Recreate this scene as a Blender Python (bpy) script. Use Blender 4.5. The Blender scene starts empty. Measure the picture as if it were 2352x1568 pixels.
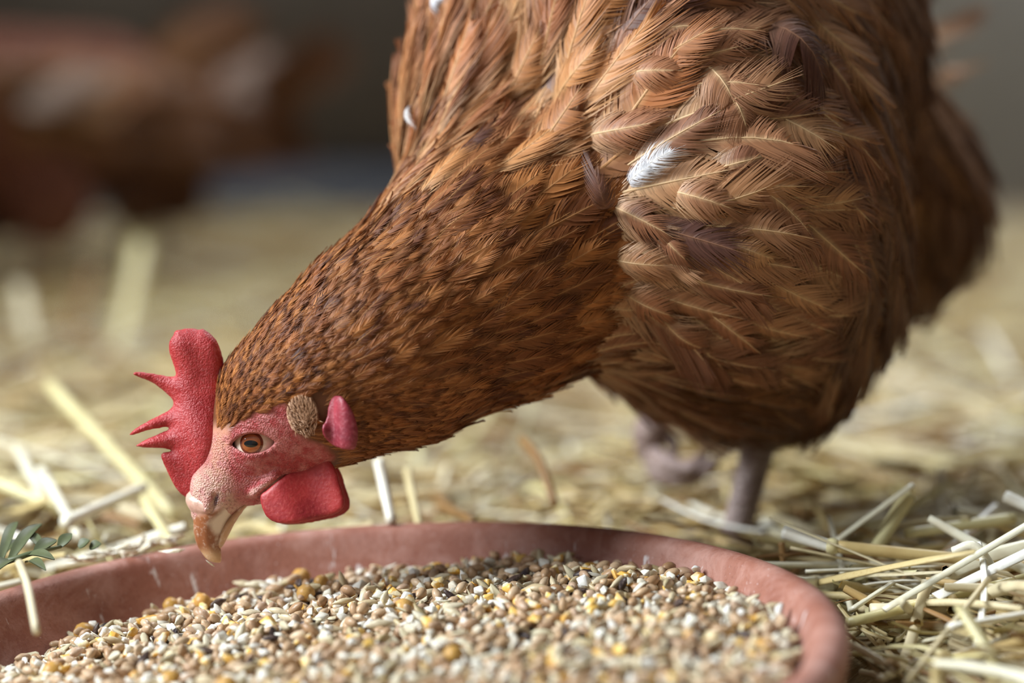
import bpy, bmesh, math, random
import numpy as np
from mathutils import Vector, Matrix

random.seed(7)
RNG = np.random.default_rng(11)
SC = bpy.context.scene
COL = SC.collection

# ------------------------------------------------------------------ camera
FPX = 85.0 / 36.0 * 2352.0          # focal length in photo pixels
PITCH = math.radians(6.0)
CAM_H = 0.25
cam_data = bpy.data.cameras.new('camera')
cam_data.lens = 85.0
cam_data.sensor_width = 36.0
cam_data.clip_start = 0.02
cam_data.dof.use_dof = True
cam_data.dof.focus_distance = 0.922
cam_data.dof.aperture_fstop = 3.0
cam = bpy.data.objects.new('camera', cam_data)
COL.objects.link(cam)
cam.location = (0, 0, CAM_H)
cam.rotation_euler = (math.radians(90) - PITCH, 0, 0)
SC.camera = cam

# ------------------------------------------------------------------ light
SC.view_settings.view_transform = 'Standard'
SC.view_settings.look = 'None'
SC.view_settings.gamma = 1.0
SC.view_settings.use_curve_mapping = False
SC.view_settings.exposure = 0.12
world = bpy.data.worlds.new('world')
SC.world = world
world.use_nodes = True
world.node_tree.nodes['Background'].inputs[0].default_value = (0.80, 0.90, 1.0, 1)
world.node_tree.nodes['Background'].inputs[1].default_value = 0.23


def area(name, loc, target, size, power, col):
    l = bpy.data.lights.new(name, 'AREA')
    l.shape = 'RECTANGLE'
    l.size, l.size_y = size
    l.energy = power
    l.color = col
    o = bpy.data.objects.new(name, l)
    COL.objects.link(o)
    o.location = loc
    o.rotation_euler = (Vector(target) - Vector(loc)).to_track_quat('-Z', 'Y').to_euler()
    return o


# daylight from the open barn door, to the left of the camera and above it
area('daylight_door', (-1.75, 0.50, 1.35), (0.05, 1.0, 0.1), (1.1, 1.1), 93.0, (0.90, 0.96, 1.0))
# unseen overhead lamp added to brighten the far bedding and walls
area('added_far_fill', (0.45, 2.7, 2.3), (0.4, 2.7, 0.0), (1.0, 1.0), 50.0, (0.92, 0.96, 1.0))

# ------------------------------------------------------------------ helpers
CP, SP = math.cos(PITCH), math.sin(PITCH)
RGT = np.array([1.0, 0, 0])
FWD = np.array([0, CP, -SP])
UPV = np.array([0, SP, CP])
CAM0 = np.array([0, 0, CAM_H])


def q(px, py, d):
    """photo pixel and distance -> metres right, up, ahead of the lens"""
    return np.array([d * (px - 1176.0) / FPX, -d * (py - 784.0) / FPX, d])


def w_of(p):
    """right/up/ahead -> world"""
    p = np.asarray(p, float)
    return CAM0 + p[..., 0:1] * RGT + p[..., 1:2] * UPV + p[..., 2:3] * FWD


def v_of(v):
    v = np.asarray(v, float)
    return v[..., 0:1] * RGT + v[..., 1:2] * UPV + v[..., 2:3] * FWD


def at(px, py, d):
    return w_of(q(px, py, d))


def on_ground(px, py, z=0.0):
    """where the view through a pixel meets height z"""
    r = v_of(np.array([(px - 1176.0) / FPX, -(py - 784.0) / FPX, 1.0]))
    return CAM0 + r * ((z - CAM_H) / r[2])


def project(P):
    P = np.atleast_2d(np.asarray(P, float)) - CAM0
    d = P @ FWD
    return np.stack([1176 + FPX * (P @ RGT) / d, 784 - FPX * (P @ UPV) / d, d], 1)


def mesh_from(name, V, Fc, smooth=True):
    me = bpy.data.meshes.new(name)
    V = np.asarray(V, np.float32)
    if isinstance(Fc, np.ndarray):
        k = Fc.shape[1]
        me.vertices.add(len(V))
        me.vertices.foreach_set('co', V.ravel())
        me.loops.add(Fc.size)
        me.loops.foreach_set('vertex_index', Fc.astype(np.int32).ravel())
        me.polygons.add(len(Fc))
        me.polygons.foreach_set('loop_start', np.arange(0, Fc.size, k, dtype=np.int32))
        me.polygons.foreach_set('loop_total', np.full(len(Fc), k, np.int32))
    else:
        me.from_pydata([tuple(map(float, v)) for v in V], [], [tuple(map(int, f)) for f in Fc])
    if smooth:
        me.polygons.foreach_set('use_smooth', np.ones(len(me.polygons), bool))
    me.update()
    me.validate()
    return me


def link(name, me, mats=(), parent=None, loc=None):
    o = bpy.data.objects.new(name, me)
    COL.objects.link(o)
    if me is not None:
        for m in (mats if isinstance(mats, (list, tuple)) else [mats]):
            if m.name not in [x.name for x in me.materials if x]:
                me.materials.append(m)
    if parent is not None:
        o.parent = parent
    if loc is not None:
        o.location = loc
    return o


def tag(o, label=None, cat=None, group=None, kind=None):
    if label: o['label'] = label
    if cat: o['category'] = cat
    if group: o['group'] = group
    if kind: o['kind'] = kind
    return o


def empty(name, loc, label, cat, group=None):
    o = bpy.data.objects.new(name, None)
    o.empty_display_size = 0.01
    COL.objects.link(o)
    o.location = loc
    return tag(o, label, cat, group)


def attr(me, name, arr, typ='FLOAT_COLOR'):
    a = me.attributes.new(name, typ, 'POINT')
    if typ == 'FLOAT':
        a.data.foreach_set('value', np.asarray(arr, np.float32))
    else:
        arr = np.asarray(arr, np.float32)
        if arr.shape[1] == 3:
            arr = np.concatenate([arr, np.ones((len(arr), 1), np.float32)], 1)
        a.data.foreach_set('color', arr.ravel())


# ---------------------------------------------------------------- materials
class NT:
    def __init__(self, name):
        self.m = bpy.data.materials.new(name)
        self.m.use_nodes = True
        self.t = self.m.node_tree
        self.t.nodes.clear()

    def n(self, typ, ins=None, out=0, **props):
        nd = self.t.nodes.new('ShaderNode' + typ)
        for k, v in props.items():
            setattr(nd, k, v)
        for k, v in (ins or {}).items():
            s = nd.inputs[k]
            if isinstance(v, bpy.types.NodeSocket):
                self.t.links.new(v, s)
            else:
                if hasattr(s, 'default_value') and s.type == 'RGBA' and len(v) == 3:
                    v = (*v, 1)
                s.default_value = v
        return nd.outputs[out] if out is not None else nd

    def math(self, op, a, b=0.0, c=0.0, clamp=False):
        return self.n('Math', {0: a, 1: b, 2: c}, operation=op, use_clamp=clamp)

    def mix(self, f, a, b, mode='MIX'):
        nd = self.t.nodes.new('ShaderNodeMix')
        nd.data_type = 'RGBA'
        nd.blend_type = mode
        for i, v in ((0, f), (6, a), (7, b)):
            if isinstance(v, bpy.types.NodeSocket):
                self.t.links.new(v, nd.inputs[i])
            else:
                nd.inputs[i].default_value = (*v, 1) if (i and len(v) == 3) else v
        return nd.outputs[2]

    def ramp(self, f, stops, interp='LINEAR'):
        nd = self.t.nodes.new('ShaderNodeValToRGB')
        nd.color_ramp.interpolation = interp
        el = nd.color_ramp.elements
        while len(el) < len(stops): el.new(0.5)
        for e, (p, c) in zip(el, stops):
            e.position = p
            e.color = (*c, 1) if len(c) == 3 else c
        self.t.links.new(f, nd.inputs[0])
        return nd.outputs[0]

    def rng(self, v, a, b, c=0.0, d=1.0):
        return self.n('MapRange', {0: v, 1: a, 2: b, 3: c, 4: d})

    def noise(self, scale, detail=2.0, rough=0.5, vec=None, dist=0.0, out=0):
        ins = {'Scale': scale, 'Detail': detail, 'Roughness': rough, 'Distortion': dist}
        if vec is not None: ins['Vector'] = vec
        return self.n('TexNoise', ins, out=out)

    def obj(self):
        return self.n('TexCoord', out=3)

    def bump(self, h, strength, dist):
        return self.n('Bump', {'Height': h, 'Strength': strength, 'Distance': dist})

    def bsdf(self, color, rough=0.6, spec=0.4, normal=None, sss=0.0, sss_r=(1, .3, .2), sss_s=0.003, sheen=0.0, **kw):
        ins = {'Base Color': color, 'Roughness': rough, 'Specular IOR Level': spec}
        if normal is not None: ins['Normal'] = normal
        if sss: ins.update({'Subsurface Weight': sss, 'Subsurface Radius': sss_r, 'Subsurface Scale': sss_s})
        if sheen: ins['Sheen Weight'] = sheen
        ins.update(kw)
        b = self.n('BsdfPrincipled', ins)
        self.n('OutputMaterial', {'Surface': b}, out=None)
        return self.m


def srgb(r, g, b):
    f = lambda c: (c / 255 / 12.92) if c / 255 <= 0.04045 else ((c / 255 + 0.055) / 1.055) ** 2.4
    return (f(r), f(g), f(b))


# ---------------------------------------------------- implicit surface tools
def surface_nets(xs, ys, zs, D):
    """zero level of D on a rectilinear grid -> vertices, quads"""
    nx, ny, nz = D.shape
    s = D < 0
    c = np.zeros((nx - 1, ny - 1, nz - 1), np.int8)
    for i in (0, 1):
        for j in (0, 1):
            for k in (0, 1):
                c += s[i:nx - 1 + i, j:ny - 1 + j, k:nz - 1 + k]
    act = (c > 0) & (c < 8)
    I, J, K = np.nonzero(act)
    idx = np.full(act.shape, -1, np.int64)
    idx[I, J, K] = np.arange(len(I))
    acc = np.zeros((len(I), 3)); cnt = np.zeros(len(I))
    cor = [(0, 0, 0), (1, 0, 0), (0, 1, 0), (1, 1, 0), (0, 0, 1), (1, 0, 1), (0, 1, 1), (1, 1, 1)]
    for a in range(8):
        for b in range(a + 1, 8):
            A, B = cor[a], cor[b]
            if sum(abs(A[t] - B[t]) for t in range(3)) != 1: continue
            da = D[I + A[0], J + A[1], K + A[2]]; db = D[I + B[0], J + B[1], K + B[2]]
            cr = (da < 0) != (db < 0)
            t = np.where(cr, da / np.where(cr, da - db, 1), 0)
            pa = np.stack([xs[I + A[0]], ys[J + A[1]], zs[K + A[2]]], 1)
            pb = np.stack([xs[I + B[0]], ys[J + B[1]], zs[K + B[2]]], 1)
            acc += np.where(cr[:, None], pa + (pb - pa) * t[:, None], 0); cnt += cr
    V = acc / cnt[:, None]
    Q = []
    for ax in range(3):
        sl0 = [slice(None)] * 3; sl1 = [slice(None)] * 3
        sl0[ax] = slice(0, -1); sl1[ax] = slice(1, None)
        e = s[tuple(sl0)] != s[tuple(sl1)]
        o1, o2 = [t for t in range(3) if t != ax]
        G = np.array(np.nonzero(e)).T
        ok = (G[:, o1] > 0) & (G[:, o2] > 0) & (G[:, o1] < D.shape[o1] - 1) & (G[:, o2] < D.shape[o2] - 1)
        G = G[ok]
        def cell(d1, d2):
            H = G.copy(); H[:, o1] -= d1; H[:, o2] -= d2
            return idx[H[:, 0], H[:, 1], H[:, 2]]
        quad = np.stack([cell(1, 1), cell(0, 1), cell(0, 0), cell(1, 0)], 1)
        flip = s[G[:, 0], G[:, 1], G[:, 2]]
        if ax == 1: flip = ~flip
        quad[~flip] = quad[~flip][:, ::-1]
        Q.append(quad)
    return V, np.concatenate(Q)


def smin(a, b, k):
    h = np.maximum(k - np.abs(a - b), 0) / k
    return np.minimum(a, b) - h * h * k * 0.25


def smax(a, b, k):
    return -smin(-a, -b, k)


def sd_ell(P, c, r):
    x = [(P[i] - c[i]) / r[i] for i in range(3)]
    k0 = np.sqrt(x[0] ** 2 + x[1] ** 2 + x[2] ** 2)
    k1 = np.sqrt(sum((x[i] / r[i]) ** 2 for i in range(3))) + 1e-9
    return k0 * (k0 - 1) / k1


def sd_cone(P, a, b, ra, rb, wz=1.0):
    """rounded tapering capsule; wz > 1 flattens it in depth"""
    a = np.array(a, float); b = np.array(b, float)
    ab = b - a; ab[2] *= wz
    x, y, z = P[0] - a[0], P[1] - a[1], (P[2] - a[2]) * wz
    t = np.clip((x * ab[0] + y * ab[1] + z * ab[2]) / (ab @ ab), 0, 1)
    return np.sqrt((x - ab[0] * t) ** 2 + (y - ab[1] * t) ** 2 + (z - ab[2] * t) ** 2) - (ra + (rb - ra) * t)


def sd_poly(x, y, poly):
    """signed distance to a closed polygon, negative inside"""
    poly = np.asarray(poly, float)
    d = np.full(x.shape, 1e9); ins = np.zeros(x.shape, bool)
    n = len(poly)
    for i in range(n):
        a, b = poly[i], poly[(i + 1) % n]
        e = b - a
        t = np.clip(((x - a[0]) * e[0] + (y - a[1]) * e[1]) / (e @ e + 1e-18), 0, 1)
        d = np.minimum(d, (x - a[0] - e[0] * t) ** 2 + (y - a[1] - e[1] * t) ** 2)
        cr = ((a[1] > y) != (b[1] > y))
        ins ^= cr & (x < (b[0] - a[0]) * (y - a[1]) / (b[1] - a[1] + 1e-18) + a[0])
    return np.where(ins, -1, 1) * np.sqrt(d)


def smooth_poly(p, it=2):
    p = np.asarray(p, float)
    for _ in range(it):
        nx = np.roll(p, -1, 0)
        p = np.stack([p * .75 + nx * .25, p * .25 + nx * .75], 1).reshape(-1, 2)
    return p


def slab(poly_px, d, thick, step, edge, lift=None, extra=None):
    """a fleshy flat shape: outline in the head's own plane at distance d, rounded to its own thickness"""
    poly = np.array([q(x, y, d)[:2] for x, y in poly_px])
    poly = smooth_poly(poly, 2)
    lo, hi = poly.min(0) - 3 * step, poly.max(0) + 3 * step
    xs = np.arange(lo[0], hi[0], step); ys = np.arange(lo[1], hi[1], step)
    X, Y = np.meshgrid(xs, ys, indexing='ij')
    dd = sd_poly(X, Y, poly)
    ins = np.clip(-dd / edge, 0, 1)
    T = thick * np.sqrt(np.maximum(1 - (1 - ins) ** 2, 0))
    if extra is not None: T = T * extra(X, Y)
    mid = d + (lift(X, Y) if lift is not None else 0 * X)
    tm = T.max()
    zs = np.arange(mid.min() - tm - 3 * step, mid.max() + tm + 3 * step, step)
    D = np.abs(zs[None, None, :] - mid[:, :, None]) - T[:, :, None]
    D = np.where(dd[:, :, None] > 0, np.maximum(D, dd[:, :, None]), np.maximum(D, dd[:, :, None] * .4))
    V, Q = surface_nets(xs, ys, zs, D)
    return relax(V, Q, 3), Q


def relax(V, Q, it=1, f=0.5):
    V = V.copy()
    e = np.concatenate([Q[:, [0, 1]], Q[:, [1, 2]], Q[:, [2, 3]], Q[:, [3, 0]]])
    for _ in range(it):
        S = np.zeros_like(V); n = np.zeros(len(V))
        for a, b in ((0, 1), (1, 0)):
            for c in range(3):
                S[:, c] += np.bincount(e[:, a], V[e[:, b], c], len(V))
            n += np.bincount(e[:, a], minlength=len(V))
        V = V * (1 - f) + f * S / np.maximum(n, 1)[:, None]
    return V


def lathe(profile, seg=48):
    """profile (r, z) closed list -> ring mesh"""
    pr = np.asarray(profile, float)
    a = np.linspace(0, 2 * np.pi, seg, endpoint=False)
    V = np.stack([pr[:, 0][:, None] * np.cos(a), pr[:, 0][:, None] * np.sin(a), np.repeat(pr[:, 1][:, None], seg, 1)], 2).reshape(-1, 3)
    F = []
    for i in range(len(pr) - 1):
        for j in range(seg):
            k = (j + 1) % seg
            F.append((i * seg + j, i * seg + k, (i + 1) * seg + k, (i + 1) * seg + j))
    return V, np.array(F)


def tube(pts, rad, seg=8, flat=1.0, roll=0.0):
    """tapered tube along points, capped"""
    pts = np.asarray(pts, float); n = len(pts)
    rad = np.full(n, rad) if np.isscalar(rad) else np.asarray(rad, float)
    T = np.gradient(pts, axis=0); T /= np.linalg.norm(T, axis=1)[:, None] + 1e-12
    up = np.array([0, 0, 1.0])
    if abs(T[0] @ up) > .9: up = np.array([1.0, 0, 0])
    A = np.cross(T, up); A /= np.linalg.norm(A, axis=1)[:, None]
    B = np.cross(A, T)
    ang = np.linspace(0, 2 * np.pi, seg, endpoint=False)
    ca, sa = np.cos(ang), np.sin(ang) * flat
    cr, sr = math.cos(roll), math.sin(roll)
    c2, s2 = ca * cr - sa * sr, ca * sr + sa * cr
    V = pts[:, None] + rad[:, None, None] * (c2[None, :, None] * A[:, None] + s2[None, :, None] * B[:, None])
    V = V.reshape(-1, 3)
    F = []
    for i in range(n - 1):
        for j in range(seg):
            k = (j + 1) % seg
            F.append((i * seg + j, i * seg + k, (i + 1) * seg + k, (i + 1) * seg + j))
    F.append(tuple(range(seg))[::-1]); F.append(tuple((n - 1) * seg + j for j in range(seg)))
    return V, F


def curve_pts(ctrl, n=12):
    """smooth curve through control points"""
    c = np.asarray(ctrl, float)
    c = np.concatenate([[2 * c[0] - c[1]], c, [2 * c[-1] - c[-2]]])
    out = []
    m = len(c) - 3
    for s in np.linspace(0, m, n):
        i = min(int(s), m - 1); t = s - i
        p0, p1, p2, p3 = c[i:i + 4]
        out.append(.5 * (2 * p1 + (p2 - p0) * t + (2 * p0 - 5 * p1 + 4 * p2 - p3) * t * t + (3 * p1 - p0 - 3 * p2 + p3) * t ** 3))
    return np.array(out)

# ================================================================ the setting
BED = .036                                    # depth of the bedding around the dish
KD = 1.088                                    # dish size
DISH_C = np.array([-.0545 * KD, .755 * KD, CAM_H - .175 * KD])
def plane_grid(x0, x1, y0, y1, nx, ny, f):
    xs = np.linspace(x0, x1, nx); ys = np.linspace(y0, y1, ny)
    X, Y = np.meshgrid(xs, ys, indexing='ij')
    V = np.stack([X, Y, f(X, Y)], 2).reshape(-1, 3)
    Q = np.array([(i * ny + j, (i + 1) * ny + j, (i + 1) * ny + j + 1, i * ny + j + 1) for i in range(nx - 1) for j in range(ny - 1)])
    return V, Q


def litter_h(x, y):
    """uneven top of the trodden bedding"""
    r = np.hypot(x - DISH_C[0], y - DISH_C[1])
    k = np.clip((r - .165) / .05, 0, 1)
    return BED * k * k * (3 - 2 * k) + (.004 * np.sin(x * 9 + 1.3) * np.cos(y * 7 + .4) + .003 * np.sin(x * 23 + y * 17)) * k


t = NT('bedding_floor')
oc = t.obj()
st = t.n('Mapping', {'Vector': oc, 'Scale': (1, 3.2, 1), 'Rotation': (0, 0, .5)})
n1 = t.noise(14, 4, .6, oc)
n2 = t.noise(120, 5, .65, st)
c = t.mix(t.rng(n1, .38, .62), srgb(140, 112, 78), srgb(194, 168, 126))
c = t.mix(t.rng(n2, .48, .68), c, srgb(220, 202, 164))
c = t.mix(t.rng(t.noise(40, 3, .6, oc), .58, .78, 0, .6), c, srgb(84, 58, 34))
M_FLOOR = t.bsdf(c, .85, .2, t.bump(n2, .8, .01))
V, Q = plane_grid(-3.2, 3.2, -.8, 4.3, 200, 200, litter_h)
tag(link('floor', mesh_from('floor', V, Q), M_FLOOR), 'barn floor of trodden straw bedding and dry earth', 'floor', kind='structure')


def box(x0, x1, y0, y1, z0, z1):
    V = np.array([(x, y, z) for x in (x0, x1) for y in (y0, y1) for z in (z0, z1)], float)
    Q = np.array([(0, 1, 3, 2), (4, 6, 7, 5), (0, 4, 5, 1), (2, 3, 7, 6), (0, 2, 6, 4), (1, 5, 7, 3)])
    return V, Q


def wall_mat(name, a, b):
    t = NT(name)
    oc = t.obj()
    n = t.noise(2.2, 4, .6, oc)
    n2 = t.noise(30, 4, .6, oc)
    c = t.mix(t.rng(n, .35, .68), a, b)
    c = t.mix(t.rng(n2, .5, .8, 0, .3), c, tuple(x * .7 for x in a))
    return t.bsdf(c, .9, .15, t.bump(n2, .4, .01))


M_WALL = wall_mat('wall_plaster_dark', srgb(112, 106, 100), srgb(136, 130, 124))
M_WALL2 = wall_mat('wall_plaster_light', srgb(172, 172, 172), srgb(188, 188, 186))
M_BASE = wall_mat('tar_skirting', srgb(74, 76, 82), srgb(90, 92, 98))
V, Q = box(-3.2, .42, 4.0, 4.2, -.05, 2.6)
tag(link('wall_back', mesh_from('wall_back', V, Q, False), M_WALL), 'dark grey rendered back wall of the barn', 'wall', kind='structure')
V, Q = box(.42, 3.2, 3.86, 4.2, -.05, 2.6)
tag(link('wall_behind', mesh_from('wall_behind', V, Q, False), M_WALL2), 'lighter grey wall section behind the hen', 'wall', kind='structure')
V, Q = box(1.25, 1.4, -.8, 4.2, -.05, 2.6)
tag(link('shade_wall_right', mesh_from('shade_wall_right', V, Q, False), M_WALL), 'unseen dark grey wall added on the right to cut ambient light', 'wall', kind='structure')  # out of view, added so less ambient light comes from the right
V, Q = box(-1.15, -.98, 1.3, 4.2, -.05, 2.6)
tag(link('shade_wall_left', mesh_from('shade_wall_left', V, Q, False), M_WALL), 'unseen dark grey partition added on the left to shade the far floor', 'wall', kind='structure')  # added barrier that keeps the door light off the far left floor
V, Q = box(-.7, 1.25, -.8, -.65, -.05, 2.6)
tag(link('shade_wall_front', mesh_from('shade_wall_front', V, Q, False), M_WALL), 'unseen dark grey wall added behind the camera to block ambient light', 'wall', kind='structure')  # added out of view to darken the hen's right side
V, Q = box(-3.2, .42, 3.97, 4.0, -.05, .12)
tag(link('baseboard_back', mesh_from('baseboard_back', V, Q, False), M_BASE), 'dark tarred strip along the foot of the wall', 'skirting', kind='structure')

# ==================================================================== the dish
DX, DY, DR = .0637, .0584, .1605
Zd = np.array([-DX, -DY, 1.0]); Zd /= np.linalg.norm(Zd)
Xd = np.array([1, 0, DX]); Xd /= np.linalg.norm(Xd)
Yd = np.cross(Zd, Xd)
DMAT = Matrix([(Xd[0], Yd[0], Zd[0], DISH_C[0]), (Xd[1], Yd[1], Zd[1], DISH_C[1]), (Xd[2], Yd[2], Zd[2], DISH_C[2]), (0, 0, 0, 1)])
DEPTH = .036 * KD


def wall_r(z):
    """inner radius of the dish at a height below the rim"""
    return .1495 * KD - .0135 * KD * np.clip(-z / DEPTH, 0, 1) ** .9


D0 = .036
prof = [(0.0005, -D0), (.10, -D0), (.128, -D0 + .0008), (.1345, -D0 + .004), (.1375, -D0 + .010), (.1425, -.018), (.1468, -.008), (.1492, -.0028), (.1512, -.0008),
        (.1540, 0), (.1572, -.0006), (.1594, -.0024), (.1604, -.0052), (.1600, -.010), (.1570, -.020), (.1530, -D0 - .001), (.1500, -D0 - .0055), (.1470, -D0 - .007), (.0005, -D0 - .007)]
pr = curve_pts([(r * KD, 0, z * KD) for r, z in prof], 60)[:, [0, 2]]
pr[:, 0] = np.maximum(pr[:, 0], .0004)
V, Q = lathe(pr, 160)
ang = np.arctan2(V[:, 1], V[:, 0])
wob = 1 + .0016 * np.sin(3 * ang + .4) + .001 * np.sin(7 * ang)
V[:, 0] *= wob; V[:, 1] *= wob
t = NT('terracotta')
oc = t.obj()
n1 = t.noise(26, 4, .6, oc)
n2 = t.noise(700, 3, .6, oc)
n3 = t.noise(60, 5, .7, oc, 0.6)
geo = t.n('NewGeometry', out=None)
c = t.mix(t.rng(n1, .36, .66), srgb(148, 94, 78), srgb(168, 114, 96))
c = t.mix(t.rng(n2, .55, .75, 0, .45), c, srgb(112, 64, 52))
# chalky bloom from feed dust, white runs and specks
c = t.mix(t.rng(n3, .44, .70, 0, .6), c, srgb(202, 160, 148))
v = t.n('TexVoronoi', {'Vector': oc, 'Scale': 420.0, 'Randomness': 1.0})
spk = t.math('MULTIPLY', t.rng(v, .16, .06), t.rng(t.noise(55, 3, .6, oc), .5, .62))
c = t.mix(t.math('MULTIPLY', spk, .75), c, srgb(226, 214, 212))
cyl = t.n('SeparateXYZ', {0: oc}, out=None)
an = t.math('ARCTAN2', cyl.outputs[1], cyl.outputs[0])
stv = t.n('CombineXYZ', {0: t.math('MULTIPLY', an, 26.0), 1: t.math('MULTIPLY', cyl.outputs[2], 45.0), 2: 0.0})
runs = t.rng(t.noise(1.0, 4, .65, stv), .63, .69)
c = t.mix(t.math('MULTIPLY', runs, .8), c, srgb(236, 228, 226))
M_TERRA = t.bsdf(c, .62, .35, t.bump(t.math('ADD', n2, t.math('MULTIPLY', n1, 2.0)), .35, .0006))
dish = link('feeding_dish', mesh_from('feeding_dish', V, Q), M_TERRA)
dish.matrix_world = DMAT
tag(dish, 'round terracotta feeding dish filled with mixed grain in front of the hen', 'dish')

# ==================================================================== the feed
GL = -.0128 * KD                                   # feed level under the rim


def feed_h(x, y):
    r = np.hypot(x, y)
    return GL + .055 * x + .0035 * np.cos(np.clip(r / .152, 0, 1) * np.pi * .5) - .003 * np.clip((r - .12) / .03, 0, 1) + .0014 * np.sin(x * 60 + 1) * np.cos(y * 70) + .001 * np.sin(x * 130 + y * 90)


def hull(pts):
    bm = bmesh.new()
    vs = [bm.verts.new(p) for p in pts]
    r = bmesh.ops.convex_hull(bm, input=vs)
    bmesh.ops.delete(bm, geom=[g for g in r['geom_interior'] if isinstance(g, bmesh.types.BMVert)], context='VERTS')
    bmesh.ops.bevel(bm, geom=bm.edges[:] + bm.verts[:], offset=.00022, segments=1, affect='EDGES', clamp_overlap=True)
    bmesh.ops.triangulate(bm, faces=bm.faces)
    bm.verts.ensure_lookup_table()
    V = np.array([v.co[:] for v in bm.verts]); F = np.array([[v.index for v in f.verts] for f in bm.faces])
    bm.verts.index_update()
    F = np.array([[v.index for v in f.verts] for f in bm.faces])
    bm.free()
    return V, F


GR = np.random.default_rng(3)


def kernel(L, W, H, crease=.25, pt=.6, seg=8, rings=7, jit=.04):
    """cereal grain: spindle with a furrow along its belly"""
    t = np.linspace(0, 1, rings + 2)[1:-1]
    a = np.linspace(0, 2 * np.pi, seg, endpoint=False)
    V = [(-L / 2, 0, 0)]
    for k in t:
        rr = math.sin(math.pi * k ** (.85 + .3 * GR.random())) ** pt
        for b in a:
            f = 1 - crease * max(0, math.cos(b + math.pi / 2)) ** 6
            V.append((L * (k - .5), rr * W / 2 * math.cos(b) * (1 + GR.normal() * jit), rr * H / 2 * math.sin(b) * f * (1 + GR.normal() * jit)))
    V.append((L / 2, 0, 0))
    n = len(V)
    F = []
    for j in range(seg):
        k = (j + 1) % seg
        F.append((0, 1 + k, 1 + j))
        for i in range(rings - 1):
            A, B, C, D = 1 + i * seg + j, 1 + i * seg + k, 1 + (i + 1) * seg + k, 1 + (i + 1) * seg + j
            F.append((A, B, C)); F.append((A, C, D))
        F.append((n - 1, 1 + (rings - 1) * seg + j, 1 + (rings - 1) * seg + k))
    return np.array(V), np.array(F)


def chip(a, b, c, n=11):
    p = GR.normal(size=(n, 3)); p /= np.linalg.norm(p, axis=1)[:, None]
    p *= GR.uniform(.75, 1.1, (n, 1))
    return hull(p * [a / 2, b / 2, c / 2])


def grain_mat(name, cols, end=None, rough=.36, patch=None):
    t = NT(name)
    oc = t.obj()
    r = t.math('FRACT', t.math('ADD', t.n('Attribute', out=2, attribute_name='fr'), t.n('ObjectInfo', out=5)))
    c = t.ramp(r, [(i / (len(cols) - 1), x) for i, x in enumerate(cols)])
    n = t.noise(700, 3, .6, oc)
    c = t.mix(t.rng(n, .5, .78, 0, .5), c, end or tuple(x * .55 for x in cols[0]))
    if patch is not None:
        c = t.mix(t.rng(t.noise(260, 2, .5, oc), .5, .6), c, patch)
    return t.bsdf(c, rough, .4, t.bump(n, .35, .0004))


KINDS = {
    'wheat_grain': ([kernel(.0062, .0033, .0031) for _ in range(5)] + [kernel(.0056, .0035, .0032) for _ in range(3)],
                    grain_mat('wheat', [srgb(206, 174, 138), srgb(186, 150, 114), srgb(218, 192, 160), srgb(168, 130, 94), srgb(200, 170, 144)]),
                    'plump tan wheat grain lying among the mixed feed in the dish', 'grain'),
    'barley_grain': ([kernel(.0090, .0032, .0026, .35, .95) for _ in range(6)],
                     grain_mat('barley', [srgb(216, 200, 166), srgb(196, 174, 136), srgb(228, 220, 196), srgb(184, 162, 116), srgb(214, 204, 172)]),
                     'long pointed pale barley grain lying among the mixed feed in the dish', 'grain'),
    'cracked_corn': ([chip(.0066, .0054, .0034) for _ in range(8)],
                     grain_mat('corn', [srgb(230, 176, 74), srgb(238, 196, 104), srgb(222, 160, 60), srgb(244, 214, 140)], srgb(250, 236, 196), .42, srgb(246, 230, 190)),
                     'angular yellow chip of cracked corn lying among the mixed feed in the dish', 'corn'),
    'white_corn_chip': ([chip(.0056, .0045, .0030) for _ in range(8)],
                        grain_mat('white_corn', [srgb(240, 238, 228), srgb(232, 226, 208), srgb(244, 242, 236), srgb(226, 214, 190)], srgb(214, 196, 160), .5),
                        'floury white chip of broken corn lying among the mixed feed in the dish', 'corn'),
    'dark_seed': ([kernel(.0078, .0034, .0024, .1, .9) for _ in range(3)],
                  grain_mat('dark_seed', [srgb(58, 46, 46), srgb(76, 58, 50), srgb(46, 38, 42)], srgb(150, 130, 120), .4),
                  'dark brown-black seed lying among the pale feed in the dish', 'seed'),
    'pea': ([kernel(.0074, .0072, .0070, .05, .5, 10, 7, .02) for _ in range(3)],
            grain_mat('pea', [srgb(206, 154, 82), srgb(196, 150, 74), srgb(214, 168, 96)], srgb(168, 116, 62), .4),
            'round ochre pea lying among the mixed feed in the dish', 'pea'),
    'husk': ([chip(.0085, .0036, .0010) for _ in range(5)],
             grain_mat('husk', [srgb(224, 214, 190), srgb(208, 196, 160), srgb(232, 228, 214)], srgb(190, 170, 130), .6),
             'papery pale husk flake lying on the mixed feed in the dish', 'husk'),
}
KN = list(KINDS)
PROB = np.array([.40, .14, .10, .255, .02, .005, .08])
KMESH = {}
for kname, (shapes, mt, lab, ct) in KINDS.items():
    for j, (V, F) in enumerate(shapes):
        me = mesh_from(kname, V, F, smooth=kname not in ('cracked_corn', 'white_corn_chip'))
        me.materials.append(mt)
        KMESH[kname, j] = me

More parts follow.
